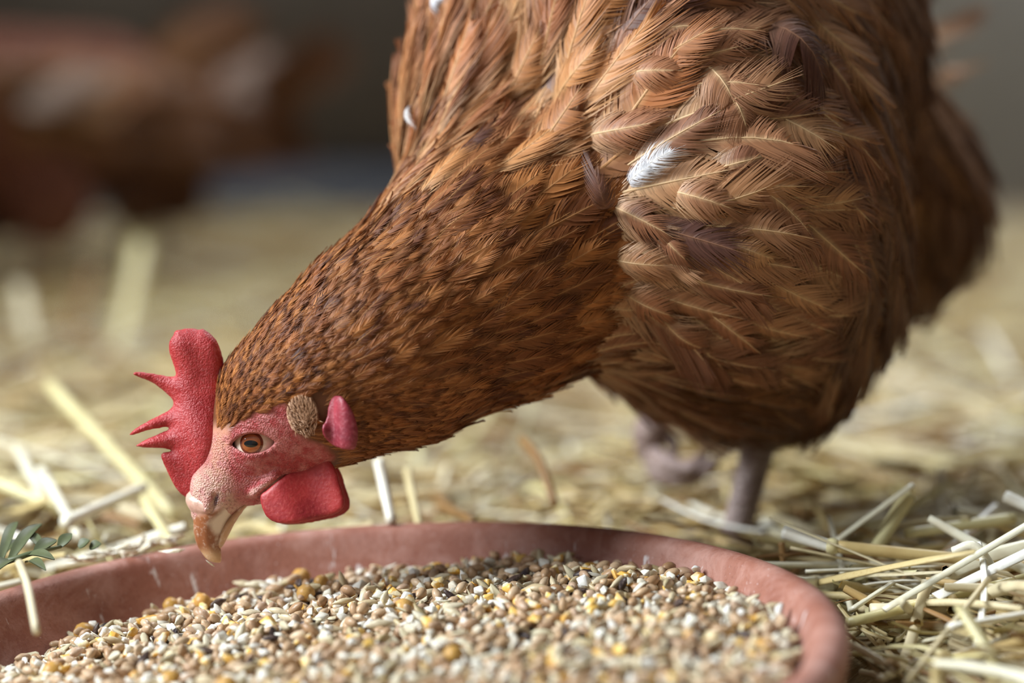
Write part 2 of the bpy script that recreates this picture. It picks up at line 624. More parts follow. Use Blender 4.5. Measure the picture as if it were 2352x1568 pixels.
# positions: two layers of evenly strewn grains over a bed
def strew(sp, ymin, ymax, tries):
    pts = []; cell = {}
    for _ in range(tries):
        r = .1605 * math.sqrt(GR.random()); a = GR.random() * 2 * math.pi
        x, y = r * math.cos(a), r * math.sin(a)
        if not (ymin <= y <= ymax): continue
        k = (int(x // sp), int(y // sp)); ok = True
        for i in (-1, 0, 1):
            for j in (-1, 0, 1):
                for (u_, v_) in cell.get((k[0] + i, k[1] + j), ()):
                    if (u_ - x) ** 2 + (v_ - y) ** 2 < sp * sp: ok = False
        if ok:
            cell.setdefault(k, []).append((x, y)); pts.append((x, y))
    return np.array(pts)


gp = []
for lay, (sp, n, dz) in enumerate(((.0036, 22000, -.0006), (.0044, 13000, .0014), (.0085, 3500, .0031))):
    pts = strew(sp, -.05, .162, n)
    gp += [(x, y, feed_h(x, y) + dz, lay) for x, y in pts if math.hypot(x, y) < wall_r(feed_h(x, y)) - .002]
far = strew(.0042, -.162, -.05, 14000)
gp += [(x, y, feed_h(x, y), 3) for x, y in far if math.hypot(x, y) < wall_r(feed_h(x, y)) - .002]
gp = np.array(gp)
gk = GR.choice(len(KN), len(gp), p=PROB)
Rd = np.array(DMAT.to_3x3())
gw = gp[:, :3] @ Rd.T + DISH_C
gpx = project(gw)
vis = (gpx[:, 0] > -20) & (gpx[:, 0] < 2372) & (gpx[:, 1] < 1590) & (gp[:, 3] >= 1) & (gp[:, 3] < 3)
print('grains', len(gp), 'visible', vis.sum())
sv, sf, sr, smi = [], [], [], []; off = 0
sizes = GR.uniform(.92, 1.32, len(gp))
order = np.argsort(gpx[:, 2] + np.where(gp[:, 3] == 2, -1.0, 0) + GR.random(len(gp)) * .12)
count = {k: 0 for k in KN}


def rot(i):
    yaw = GR.random() * 2 * math.pi
    tilt = GR.normal() * (.35 if gp[i, 3] < 2 else .28); roll = GR.random() * 2 * math.pi if KN[gk[i]] != 'husk' else GR.normal() * .4
    if gp[i, 3] == 1 and GR.random() < .12: tilt = GR.choice([-1, 1]) * GR.uniform(.7, 1.2)
    cy, sy, ct_, st_, cr_, sr_ = math.cos(yaw), math.sin(yaw), math.cos(tilt), math.sin(tilt), math.cos(roll), math.sin(roll)
    Rz = np.array([[cy, -sy, 0], [sy, cy, 0], [0, 0, 1]]); Ry = np.array([[ct_, 0, st_], [0, 1, 0], [-st_, 0, ct_]]); Rx = np.array([[1, 0, 0], [0, cr_, -sr_], [0, sr_, cr_]])
    return Rz @ Ry @ Rx


for i in order:
    kn = KN[gk[i]]; j = int(GR.integers(len(KINDS[kn][0])))
    R = Rd @ rot(i) * sizes[i]
    if vis[i] and count[kn] < 290:
        count[kn] += 1
        o = bpy.data.objects.new(kn, KMESH[kn, j]); COL.objects.link(o)
        o.matrix_world = Matrix([(*R[0], gw[i, 0]), (*R[1], gw[i, 1]), (*R[2], gw[i, 2]), (0, 0, 0, 1)])
        tag(o, KINDS[kn][2], KINDS[kn][3], kn.replace('_', ' ') + 's strewn over the top of the feed')
    else:
        V, F = KINDS[kn][0][j]
        sv.append(V @ R.T + gw[i]); sf.append(F + off); off += len(V)
        sr.append(np.full(len(V), GR.random())); smi.append(np.full(len(F), gk[i]))
print(count)
me = mesh_from('mixed_grain', np.concatenate(sv), np.concatenate(sf))
attr(me, 'fr', np.concatenate(sr), 'FLOAT')
for k in KN: me.materials.append(KINDS[k][1])
me.polygons.foreach_set('material_index', np.concatenate(smi).astype(np.int32))
mg = bpy.data.objects.new('mixed_grain', me); COL.objects.link(mg)
tag(mg, 'deep bed of mixed wheat, barley and corn filling the dish', 'grain', kind='stuff')
# the solid mass of feed under the loose top
t = NT('feed_mass')
M_FEED = t.bsdf(t.ramp(t.noise(300, 4, .7, t.obj()), [(.35, srgb(96, 70, 48)), (.65, srgb(170, 138, 100))]), .8, .2)
rs = np.linspace(.001, 1, 24)
V, Q = lathe(np.stack([rs * .154, 0 * rs], 1), 64)
V[:, 2] = feed_h(V[:, 0], V[:, 1]) - .0016
W = V @ Rd.T + DISH_C
fm_ = link('feed_bed', mesh_from('feed_bed', W, Q), M_FEED)
tag(fm_, 'packed layer of feed under the loose grains', 'grain', kind='stuff')

# ---- feed pieces that stand out
def one(name, me, px_, py_, z, scale, yaw, tilt, label, ct, roll=0.0, mt=None):
    p = on_ground(px_, py_, z)
    # height of the feed there, in the tilted dish
    for _ in range(6):
        l = Rd.T @ (p - DISH_C)
        zt = (Rd @ np.array([l[0], l[1], feed_h(l[0], l[1]) + z]) + DISH_C)[2]
        p = on_ground(px_, py_, zt)
    o = bpy.data.objects.new(name, me); COL.objects.link(o)
    o.location = p; o.rotation_euler = (roll, tilt, yaw); o.scale = (scale,) * 3
    return tag(o, label, ct)


one('cracked_corn', KMESH['cracked_corn', 1], 345, 1424, .0028, 1.9, .3, .1, 'biggest yellow flake of corn, at the dish wall below the beak', 'corn')
one('pea', KMESH['pea', 0], 394, 1391, .0030, .98, .3, .2, 'round ochre pea against the dark dish wall beside the big corn flake', 'pea')
one('pea', KMESH['pea', 1], 702, 1362, .0034, 1.05, 1.2, .2, 'large round ochre pea in the middle of the feed behind the beak tip', 'pea')
one('pea', KMESH['pea', 2], 688, 1328, .0030, .85, 2.2, .2, 'small round pea touching the back wall of the dish', 'pea')
one('pea', KMESH['pea', 0], 738, 1336, .0030, .85, 2.9, .1, 'yellow pea near the back wall to the right of another pea', 'pea')
one('white_corn_chip', KMESH['white_corn_chip', 2], 528, 1334, .0034, 1.35, .2, .15, 'large white corn chip standing out against the back wall of the dish', 'corn')
one('barley_grain', KMESH['barley_grain', 0], 786, 1332, .0050, .95, 2.2, -1.0, 'brown spindle-shaped grain standing on end by the back wall', 'grain')
one('cracked_corn', KMESH['cracked_corn', 4], 908, 1360, .0034, 1.2, .1, .1, 'pale yellow wedge of corn lying on its curved side', 'corn')
one('cracked_corn', KMESH['cracked_corn', 3], 985, 1428, .0040, 1.25, 1.4, -.7, 'bright yellow corn chip standing upright in the middle of the feed', 'corn')
one('cracked_corn', KMESH['cracked_corn', 6], 1008, 1332, .0034, 1.1, .8, -.3, 'yellow corn chip tilted against a white one at the back', 'corn')
one('dark_seed', KMESH['dark_seed', 1], 1180, 1330, .0036, 1.15, .5, -.4, 'black seed poking up from the feed by the back wall', 'seed')
one('white_corn_chip', KMESH['white_corn_chip', 5], 1345, 1335, .0036, 1.6, .4, .3, 'broad white flake leaning on the feed under the right of the back wall', 'corn')
one('white_corn_chip', KMESH['white_corn_chip', 3], 1495, 1528, .0040, 1.7, .9, .2, 'large blurred white chip at the front of the feed', 'corn')

# ==================================================================== the hen
HEN_LOC = np.array([at(1690, 1260, 1.08)[0], at(1690, 1260, 1.08)[1], 0.0])
hen = empty('hen', HEN_LOC, 'large russet-brown hen bending down to the terracotta dish with its red comb and wattle', 'hen')
HD = 0.935                                   # middle plane of the head


def fix(V, Q):
    """outward faces"""
    a, b, c = V[Q[:, 0]], V[Q[:, 1]], V[Q[:, 2]]
    if np.einsum('ij,ij->i', a - V.mean(0), np.cross(b - a, c - a)).sum() < 0:
        Q = Q[:, ::-1].copy()
    return Q


def hen_mesh(name, V, Q, smooth=True):
    W = w_of(V) - HEN_LOC
    return mesh_from(name, W, fix(W, Q), smooth)


def cr1(pts):
    return [(250 + x / 2.614, 720 + y / 2.614) for x, y in pts]


EYE = q(592, 1017, 0.9285)
EYE_R = 0.0092


def almond(X, Y):
    """eyelid opening, in the plane of the cheek"""
    x, y = X - EYE[0] + 0.0009, Y - EYE[1] - 0.0002
    c, s = math.cos(0.06), math.sin(0.06)
    x, y = c * x + s * y, -s * x + c * y
    R, o = 0.0116, 0.0078
    return np.maximum(np.sqrt(x * x + (y + o) ** 2) - R, np.sqrt(x * x + (y - o) ** 2) - R)


def body_field(P):
    X, Y, Z = P
    k = lambda px, py, d, r: (q(px, py, d), r)
    # torso
    d = sd_ell(P, *k(1600, 455, 1.035, (.081, .089, .108)))
    d = smin(d, sd_ell(P, *k(1480, 40, 1.07, (.090, .090, .118))), .05)
    d = smin(d, sd_ell(P, *k(1800, 80, 1.16, (.060, .085, .110))), .05)
    d = smin(d, sd_ell(P, *k(1985, 450, 1.21, (.053, .060, .090))), .03)
    d = smin(d, sd_ell(P, *k(1830, 640, 1.09, (.036, .050, .07))), .04)
    d = smin(d, sd_ell(P, *k(1740, 835, 1.05, (.030, .026, .042))), .035)      # thigh
    d = smin(d, sd_ell(P, *k(1620, 830, 1.11, (.030, .022, .035))), .03)       # far thigh
    d = smin(d, sd_ell(P, *k(1120, 110, 1.03, (.025, .062, .045))), .02)       # far shoulder
    d = smin(d, sd_ell(P, *k(1070, 380, 1.01, (.027, .042, .045))), .03)
    # neck
    n = sd_cone(P, q(1270, 560, .985), q(1110, 640, .968), .052, .0485)
    n = smin(n, sd_cone(P, q(1110, 640, .968), q(900, 785, .948), .0475, .0395), .012)
    n = smin(n, sd_cone(P, q(900, 785, .948), q(735, 878, .938), .039, .0305), .012)
    n = smin(n, sd_cone(P, q(735, 878, .938), q(640, 925, HD), .030, .0225, 1.12), .012)
    d = smin(d, n, .016)
    # head
    h = sd_cone(P, q(632, 940, HD), q(505, 1120, HD), .0205, .0112, 1.28)
    h = smin(h, sd_cone(P, q(690, 990, HD), q(600, 1100, HD), .0165, .0095, 1.3), .008)
    h = smin(h, sd_cone(P, q(505, 1120, HD), q(480, 1172, HD), .0108, .0072, 1.22), .004)
    d = smin(d, h, .010)
    for s in (1, -1):
        ez = HD + s * (EYE[2] - HD)
        d = smin(d, np.sqrt((X - EYE[0]) ** 2 + (Y - EYE[1]) ** 2 + (Z - ez) ** 2) - EYE_R - .0015, .003)
        # brow and cheek swellings
        b0, b1 = q(548, 992, HD), q(650, 965, HD); b0[2] = b1[2] = HD + s * -.0125
        d = smin(d, sd_cone(P, b0, b1, .0025, .003), .004)
        c0, c1 = q(638, 1088, HD), q(590, 1128, HD); c0[2] = HD + s * -.0105; c1[2] = HD + s * -.0085
        d = smin(d, sd_cone(P, c0, c1, .0014, .0016), .003)
        al = np.maximum(almond(X, Y), s * (Z - HD) + .002)
        d = smax(d, -al, .0014)
        # nostril slit under its flap
        n0, n1 = q(500, 1136, HD), q(493, 1160, HD); n0[2] = n1[2] = HD - s * .0088
        d = smax(d, -sd_cone(P, n0, n1, .0011, .0009), .0012)
        n0, n1 = q(484, 1140, HD), q(481, 1166, HD); n0[2] = n1[2] = HD - s * .0072
        d = smin(d, sd_cone(P, n0, n1, .0014, .0016), .0022)
    return d


def graded(a, b, f0, f1, coarse, fine):
    out = [a]
    while out[-1] < b:
        x = out[-1]
        dist = max(f0 - x, x - f1, 0)
        out.append(x + min(coarse, fine + dist * .25))
    return np.array(out)


hx0, hy1, _ = q(420, 850, HD); hx1, hy0, _ = q(730, 1195, HD)
gx = graded(-.14, .27, hx0, hx1, .0036, .00055)
gy = graded(-.075, .24, hy0, hy1, .0036, .00055)
gz = graded(.88, 1.36, .9145, .925, .0036, .0006)
GX, GY, GZ = np.meshgrid(gx.astype(np.float32), gy.astype(np.float32), gz.astype(np.float32), indexing='ij')
BD = body_field((GX, GY, GZ))
BV, BQ = surface_nets(gx, gy, gz, BD)
del GX, GY, GZ, BD
BV = relax(BV, BQ, 2, .4)


def field_normal(V, e=4e-4):
    V = np.asarray(V)
    g = []
    for i in range(3):
        a = V.copy(); b = V.copy(); a[:, i] += e; b[:, i] -= e
        g.append(body_field(tuple(a.T)) - body_field(tuple(b.T)))
    g = np.stack(g, 1)
    return g / (np.linalg.norm(g, axis=1)[:, None] + 1e-12)


def to_px(V):
    return np.stack([1176 + FPX * V[:, 0] / V[:, 2], 784 - FPX * V[:, 1] / V[:, 2]], 1)


FACE = [(430, 1000), (480, 992), (523, 994), (549, 970), (584, 952), (618, 934), (652, 930), (672, 960), (680, 995), (705, 1012), (742, 1025),
        (765, 1050), (640, 1210), (400, 1210)]


def face_dist(V):
    """distance into the bare face along the head (negative inside)"""
    pts = np.array([q(x, y, HD)[:2] for x, y in FACE])
    s = HD / V[:, 2]
    return sd_poly(V[:, 0] * s, V[:, 1] * s, pts)


def sm(x, a, b):
    t = np.clip((x - a) / (b - a), 0, 1)
    return t * t * (3 - 2 * t)


fd = face_dist(BV)
px = to_px(BV)
down = np.array(srgb(104, 62, 34)); red = np.array(srgb(178, 72, 74)); pale = np.array(srgb(214, 170, 150)); lid = np.array(srgb(196, 128, 120))
colr = np.repeat(down[None], len(BV), 0)
m = sm(-fd, -.002, .0025)[:, None]
colr = colr * (1 - m) + red * m
# pale skin above the beak and on the forehead
pm = sm(-np.hypot((px[:, 0] - 480) / 62, (px[:, 1] - 1135) / 72), -1.25, -.6)[:, None] * m
colr = colr * (1 - pm) + pale * pm
pm = (sm(px[:, 1] + (px[:, 0] - 480) * -.55, 1098, 1132) * m[:, 0])[:, None]
colr = colr * (1 - pm * .9) + np.array(srgb(218, 178, 160)) * pm * .9
fm = sm(-np.hypot((px[:, 0] - 503) / 26, (px[:, 1] - 1020) / 78), -1.3, -.6)[:, None] * sm(-fd, -.006, 0)[:, None]
colr = colr * (1 - fm * .75) + np.array(srgb(216, 158, 132)) * fm * .75
ns = np.hypot((px[:, 0] - 497 - (1148 - px[:, 1]) * .28) / 5.5, (px[:, 1] - 1148) / 17)
nm = (sm(-ns, -1.2, -.6) * (np.abs(BV[:, 2] - HD) > .004))[:, None]
colr = colr * (1 - nm) + np.array(srgb(66, 38, 32)) * nm  # shade inside the nostril slit, painted into the skin colour
# pale gape edge of the mouth
gp = np.array([q(x, y, HD)[:2] for x, y in cr1([(1030, 998), (960, 1030), (880, 1080), (840, 1095), (880, 1050), (980, 1005)])])
gm = sm(-sd_poly(BV[:, 0], BV[:, 1], gp), -.0012, .0008)[:, None]
colr = colr * (1 - gm) + np.array(srgb(222, 190, 172)) * gm
# eyelid margin
ed = np.abs(almond(BV[:, 0] * HD / BV[:, 2] * .9935, BV[:, 1] * HD / BV[:, 2] * .9935))
lm = (sm(-ed, -.0018, -.0004) * sm(-fd, 0, .001))[:, None]
colr = colr * (1 - lm * .6) + lid * lm * .6
body_me = hen_mesh('hen_body', BV, BQ)
attr(body_me, 'pig', colr)
attr(body_me, 'bare', m[:, 0], 'FLOAT')

t = NT('hen_skin')
oc = t.obj()
pg = t.n('Attribute', out=0, attribute_name='pig')
br = t.n('Attribute', out=2, attribute_name='bare')
n1 = t.noise(900, 3, .6, oc)
n2 = t.noise(220, 3, .6, oc)
v1 = t.n('TexVoronoi', {'Vector': oc, 'Scale': 1500.0}, feature='F1')
eyeco = t.n('VectorMath', {0: oc, 1: tuple(w_of(EYE) - HEN_LOC)}, out=1, operation='DISTANCE')
ring = t.math('SINE', t.math('ADD', t.math('MULTIPLY', eyeco, 3400.0), t.math('MULTIPLY', n2, 9.0)))
ringm = t.math('MULTIPLY', ring, t.rng(eyeco, .009, .019, 1, 0))
c = t.mix(t.math('MULTIPLY', t.rng(n2, .42, .66), br), pg, srgb(205, 130, 128))
c = t.mix(t.math('MULTIPLY', t.rng(n1, .5, .8, 0, .75), br), c, srgb(120, 44, 44))
hgt = t.math('ADD', t.math('ADD', t.math('MULTIPLY', v1, .8), t.math('MULTIPLY', ringm, .45)), t.math('MULTIPLY', n2, .8))
M_SKIN = t.bsdf(c, .48, .45, t.bump(hgt, t.math('MULTIPLY', br, .8), .0007), sss=.12, sss_s=.002)
hen_body = link('body', body_me, M_SKIN, hen)

# ------------------------------------------------------------ comb and wattles
def flesh(name, base, dark, light, tip=None, scale=700.0, rough=.48, bs=.4):
    t = NT(name)
    oc = t.obj()
    n2 = t.noise(110, 3, .55, oc)
    v = t.n('TexVoronoi', {'Vector': oc, 'Scale': scale}, feature='SMOOTH_F1')
    n3 = t.noise(700, 4, .6, oc)
    c = t.mix(t.rng(n2, .35, .7), dark, base)
    c = t.mix(t.rng(n3, .5, .75, 0, .55), c, light)
    h = t.math('ADD', t.math('MULTIPLY', v, -.6), t.math('MULTIPLY', n3, .9))
    return t.bsdf(c, rough, .5, t.bump(h, bs, .0008), sss=.22, sss_r=(1, .18, .14), sss_s=.003)


M_COMB = flesh('comb_flesh', srgb(192, 60, 62), srgb(166, 38, 42), srgb(208, 118, 120), scale=1800, bs=.6)
M_WATTLE = flesh('wattle_flesh', srgb(182, 54, 54), srgb(150, 36, 42), srgb(200, 92, 84), scale=900, bs=.22)
M_LOBE = flesh('earlobe_flesh', srgb(170, 62, 76), srgb(126, 34, 50), srgb(192, 110, 120), scale=800, bs=.25)

comb_px = cr1([(660, 170), (635, 140), (600, 108), (565, 86), (545, 95), (510, 86), (470, 85), (440, 92), (400, 98), (388, 130), (368, 160), (358, 200),
               (365, 240), (385, 300), (400, 350), (398, 378), (340, 372), (270, 358), (200, 348), (150, 348), (132, 360), (170, 382), (240, 405),
               (290, 440), (340, 480), (375, 510), (386, 540), (372, 570), (320, 600), (240, 640), (170, 680), (130, 712), (112, 734), (150, 732), (230, 702),
               (300, 690), (355, 680), (366, 690), (320, 710), (240, 745), (172, 782), (152, 800), (200, 804), (270, 806), (340, 812), (392, 820),
               (350, 826), (308, 836), (315, 870), (345, 940), (380, 1020), (420, 1080), (455, 1105), (520, 1130), (600, 1040), (680, 900), (700, 700), (700, 500), (700, 300)])
cb = q(500, 950, HD)
V, Q = slab(comb_px, HD, .0058, .00062, .0075,
            lift=lambda X, Y: .0012 * np.sin((Y - cb[1]) * 160) + .0008 * np.sin(X * 300 + Y * 90),
            extra=lambda X, Y: .55 + .45 * sm(X, cb[0] - .024, cb[0] + .004))
link('comb', hen_mesh('comb', V, Q), M_COMB, hen)

wat_px = cr1([(905, 1085), (960, 1050), (1000, 1010), (1060, 965), (1130, 920), (1200, 870), (1250, 840), (1290, 838), (1325, 870), (1355, 910), (1380, 960),
              (1390, 1010), (1408, 1060), (1424, 1110), (1424, 1150), (1400, 1182), (1350, 1208), (1290, 1222), (1220, 1238), (1150, 1250), (1090, 1258), (1030, 1258),
              (985, 1243), (950, 1218), (928, 1180), (912, 1130)])
wc = q(680, 1115, HD)
for s in (-1, 1):
    V, Q = slab(wat_px, HD + s * .0075, .0015, .00055, .0022,
                lift=lambda X, Y, s=s: s * (.0050 * sm(-Y, -wc[1] - .015, -wc[1] + .02) + .0012 * np.sin(X * 260 + Y * 120)))
    if s > 0: V = V + np.array([.0016, -.0012, 0])
    link('wattle', hen_mesh('wattle', V, Q), M_WATTLE, hen)
lobe_px = cr1([(1340, 492), (1390, 485), (1420, 510), (1450, 550), (1480, 610), (1497, 670), (1502, 730), (1492, 800), (1470, 824), (1420, 817), (1360, 806),
               (1310, 772), (1280, 722), (1272, 680), (1298, 650), (1308, 600), (1315, 540)])
lc = q(782, 970, HD)
for s in (-1, 1):
    V, Q = slab(lobe_px, HD + s * .0300, .0021, .0006, .004,
                lift=lambda X, Y, s=s: s * (-.0036 * np.exp(-((X - lc[0] + .0010) / .0028) ** 2) + .0024 * sm(X, lc[0] - .006, lc[0] + .006)))
    link('earlobe', hen_mesh('earlobe', V, Q), M_LOBE, hen)

# ------------------------------------------------------------------- the beak
t = NT('beak_horn')
oc = t.obj()
pg = t.n('Attribute', out=0, attribute_name='pig')
n1 = t.noise(500, 3, .6, oc)
n2 = t.noise(160, 2, .5, oc)
c = t.mix(t.rng(n1, .52, .75, 0, .5), pg, srgb(236, 216, 196))
c = t.mix(t.rng(n2, .55, .75, 0, .45), c, srgb(120, 70, 44))
M_BEAK = t.bsdf(c, .3, .5, t.bump(t.math('ADD', n1, n2), .3, .0005), sss=.15, sss_r=(1, .6, .4), sss_s=.002)

ub_px = cr1([(452, 1105), (480, 1060), (540, 985), (620, 950), (720, 985), (770, 1050), (820, 1085), (890, 1078), (850, 1115), (780, 1175), (722, 1245), (684, 1320),
             (668, 1390), (680, 1440), (680, 1502), (630, 1498), (582, 1475), (558, 1440), (528, 1395), (512, 1340), (504, 1280), (508, 1215), (492, 1188), (468, 1150)])
nst = q(*cr1([(648, 1120)])[0], HD); flp = q(*cr1([(605, 1150)])[0], HD); brow_b = q(*cr1([(560, 1040)])[0], HD)


def ub_extra(X, Y):
    y0 = q(0, 1290, HD)[1]; y1 = q(0, 1110, HD)[1]
    g = (.33 + .67 * sm(Y, y0, y1)) * (1 - .72 * sm(Y, q(0, 1172, HD)[1], q(0, 1100, HD)[1]))
    a = 1.25
    u = (X - nst[0]) * math.cos(a) + (Y - nst[1]) * math.sin(a); v = -(X - nst[0]) * math.sin(a) + (Y - nst[1]) * math.cos(a)
    g = g * (1 - .42 * np.exp(-(u / .0032) ** 2 - (v / .0009) ** 2))
    u = (X - flp[0]) * math.cos(a) + (Y - flp[1]) * math.sin(a); v = -(X - flp[0]) * math.sin(a) + (Y - flp[1]) * math.cos(a)
    g = g * (1 + .07 * np.exp(-(u / .0045) ** 2 - (v / .0022) ** 2))
    return g * (1 - .10 * np.exp(-((Y - q(0, 1178, HD)[1]) / .0007) ** 2) * (X < flp[0] + .002))


V, Q = slab(ub_px, HD, .0100, .00058, .0095, extra=ub_extra)
p = to_px(V); cx, cy = (p[:, 0] - 250) * 2.614, (p[:, 1] - 720) * 2.614
c_cere = np.array(srgb(212, 168, 150)); c_horn = np.array(srgb(158, 98, 62)); c_tip = np.array(srgb(214, 172, 128)); c_edge = np.array(srgb(232, 214, 194)); c_skin = np.array(srgb(196, 120, 108))
cc = np.repeat(c_cere[None], len(V), 0)
k = sm(cy + (cx - 560) * .25, 1185, 1225)[:, None]; cc = cc * (1 - k) + c_horn * k
k = (sm(cy, 1380, 1470))[:, None]; cc = cc * (1 - k) + c_tip * k
pl = np.array(cr1([(890, 1080), (780, 1175), (722, 1245), (690, 1320), (640, 1320), (600, 1260), (690, 1180), (780, 1100)]))
k = sm(-sd_poly(p[:, 0], p[:, 1], pl), -10, 6)[:, None]; cc = cc * (1 - k) + c_edge * k
k = (sm(-np.hypot((cx - 720) / 60, (cy - 1010) / 60), -1.4, -.7))[:, None]; cc = cc * (1 - k) + c_skin * k
a = 1.25; ux, uy = (cx - 648) / 2.614, -(cy - 1120) / 2.614
k = np.exp(-((ux * math.cos(a) + uy * math.sin(a)) / 16) ** 2 - ((-ux * math.sin(a) + uy * math.cos(a)) / 4.2) ** 2)[:, None]
cc = cc * (1 - k) + np.array(srgb(58, 34, 28)) * k  # nostril shade painted into the beak colour as well
me = hen_mesh('upper_beak', V, Q); attr(me, 'pig', cc)
ub = link('upper_beak', me, M_BEAK, hen)
lb_px = cr1([(915, 1072), (850, 1095), (780, 1150), (700, 1240), (650, 1340), (640, 1395), (668, 1425), (702, 1372), (742, 1290), (790, 1205), (850, 1140), (922, 1100)])
V, Q = slab(lb_px, HD, .0062, .0006, .004, extra=lambda X, Y: .4 + .6 * sm(Y, q(0, 1270, HD)[1], q(0, 1150, HD)[1]))
me = hen_mesh('lower_beak', V, Q)
k = sm(to_px(V)[:, 1], 1150, 1235)[:, None]
attr(me, 'pig', np.array(srgb(176, 130, 100)) * (1 - k) + np.array(srgb(206, 164, 126)) * k)
link('lower_beak', me, M_BEAK, hen)

# ------------------------------------------------------------------- the eyes
def gloss(name, col, rough=.06, spec=.6):
    t = NT(name)
    n = t.noise(900, 3, .6, t.obj())
    return t.bsdf(t.mix(t.rng(n, .35, .75, 0, .35), col, tuple(x * .55 for x in col)), rough, spec, **{'Coat Weight': .6, 'Coat Roughness': .03})


M_EYE = gloss('eye_white', srgb(244, 230, 212), .12)
M_IRIS = gloss('eye_iris', srgb(160, 84, 40))
M_IRISR = gloss('eye_iris_edge', srgb(112, 48, 28))
M_PUPIL = gloss('eye_pupil', srgb(12, 9, 8))


def ball(c, r, nu=32, nv=20):
    th = np.linspace(.001, np.pi - .001, nv); ph = np.linspace(0, 2 * np.pi, nu, endpoint=False)
    V = np.stack([c[0] + r * np.sin(th)[:, None] * np.cos(ph), c[1] + r * np.sin(th)[:, None] * np.sin(ph), c[2] - r * np.cos(th)[:, None] * np.ones(nu)], 2).reshape(-1, 3)
    Q = np.array([(i * nu + j, i * nu + (j + 1) % nu, (i + 1) * nu + (j + 1) % nu, (i + 1) * nu + j) for i in range(nv - 1) for j in range(nu)])
    return V, Q


def cap(c, r, dirv, ax, ay, nr=8, nu=36):
    """elliptical patch on a sphere, half angles ax, ay"""
    f = np.array(dirv, float); f /= np.linalg.norm(f)
    R = np.cross([0, 1, 0], f); R /= np.linalg.norm(R); U = np.cross(f, R)
    V = [c + r * f]; F = []
    for i in range(1, nr + 1):
        for j in range(nu):
            a = 2 * np.pi * j / nu; rr = i / nr
            d = f + math.tan(ax * rr) * math.cos(a) * R + math.tan(ay * rr) * math.sin(a) * U
            V.append(c + r * d / np.linalg.norm(d))
    for j in range(nu): F.append((0, 1 + j, 1 + (j + 1) % nu))
    for i in range(nr - 1):
        for j in range(nu):
            F.append((1 + i * nu + j, 1 + (i + 1) * nu + j, 1 + (i + 1) * nu + (j + 1) % nu, 1 + i * nu + (j + 1) % nu))
    return np.array(V), F


for s in (-1, 1):
    c = EYE.copy(); c[2] = HD + s * (HD - EYE[2])
    V, Q = ball(c, EYE_R)
    e = link('eye', hen_mesh('eye', V, Q), M_EYE, hen)
    for nm, rr, aax, aay, mm in (('iris_edge', 1.008, .52, .50, M_IRISR), ('iris', 1.016, .41, .38, M_IRIS), ('pupil', 1.026, .29, .14, M_PUPIL)):
        V, F = cap(c, EYE_R * rr, (-.19, .03 if nm != 'pupil' else .01, s), aax, aay)
        W = w_of(V) - HEN_LOC
        if s < 0: F = [f[::-1] for f in F]
        link(nm, mesh_from(nm, W, F), mm, e)

# ------------------------------------------------------------------- feathers
def feather_mesh(rng, W, nb, seg, sag, cup, fluff=.28, split=.5, point=.55, curl=0.0):
    """unit-length feather along +x, vane across y, outer face +z: a shaft and separate barbs"""
    V = []; F = []; A = []

    def spine(t):
        return np.stack([t * (1 - .12 * sag * t), curl * .35 * t * t * t, -sag * t * t], -1)

    def half(t):                                    # outline half width
        return W * .5 * np.clip(np.sin(np.pi * np.clip(t * .93 + .07, 0, 1) ** (1.05 - .35 * point)), 0, 1) ** .62

    for side in (1, -1):
        clump = 0.0; lift = 0.0
        for i in range(nb):
            t0 = .04 + .93 * (i + rng.uniform(-.2, .2)) / nb
            if rng.random() < .10:
                clump = rng.normal() * .06 * split; lift = rng.normal() * .018 * split
            fl = np.clip((fluff - t0) / fluff, 0, 1)
            run = .22 + .16 * (1 - t0) + clump + rng.normal() * (.012 + .07 * fl)          # how far the barb leans tipward
            hw = half(min(t0 + .14, 1.0)) * (1 + rng.normal() * (.07 + .16 * fl)) + .004
            run = min(run, 1.04 - t0 + .03 * rng.random())
            sp = .93 / nb
            s = np.linspace(0, 1, seg + 1)
            base = spine(np.clip(t0 + run * s ** 1.35, 0, 1.03))
            y = side * hw * (s ** .88)
            zc = -cup * (y ** 2) / max(W, .01) + lift * s * s + rng.normal() * .006 * s * s + fl * .04 * rng.normal() * s
            ctr = base + np.stack([0 * s, y, zc], 1)
            wd = sp * (1.25 * (1 - s ** 2.6) + .09) * (1 - .45 * fl * s)
            dx = wd * .62
            tw = rng.normal() * .10
            k0 = len(V)
            for j in range(seg + 1):
                V.append(ctr[j] + [-dx[j], 0, -tw * dx[j]]); V.append(ctr[j] + [dx[j], 0, tw * dx[j]])
                br = rng.random() if j == 0 else br
                A.append((t0, s[j], br, 0)); A.append((t0, s[j], br, 0))
            for j in range(seg):
                f = (k0 + 2 * j, k0 + 2 * j + 1, k0 + 2 * j + 3, k0 + 2 * j + 2)
                F.append(f if side < 0 else f[::-1])
    # shaft
    n = max(4, seg + 2)
    ts = np.linspace(0, .97, n)
    sp = spine(ts); r = W * .020 * (1 - .9 * ts) + .0004
    k0 = len(V)
    for j in range(n):
        for dy, dz in ((-1, .2), (0, 1), (1, .2)):
            V.append(sp[j] + [0, dy * r[j], dz * r[j] + .003]); A.append((ts[j], 0, .5, 1))
    for j in range(n - 1):
        for a in (0, 1):
            F.append((k0 + 3 * j + a, k0 + 3 * j + 3 + a, k0 + 3 * j + 4 + a, k0 + 3 * j + 1 + a))
    return np.array(V), np.array(F), np.array(A)


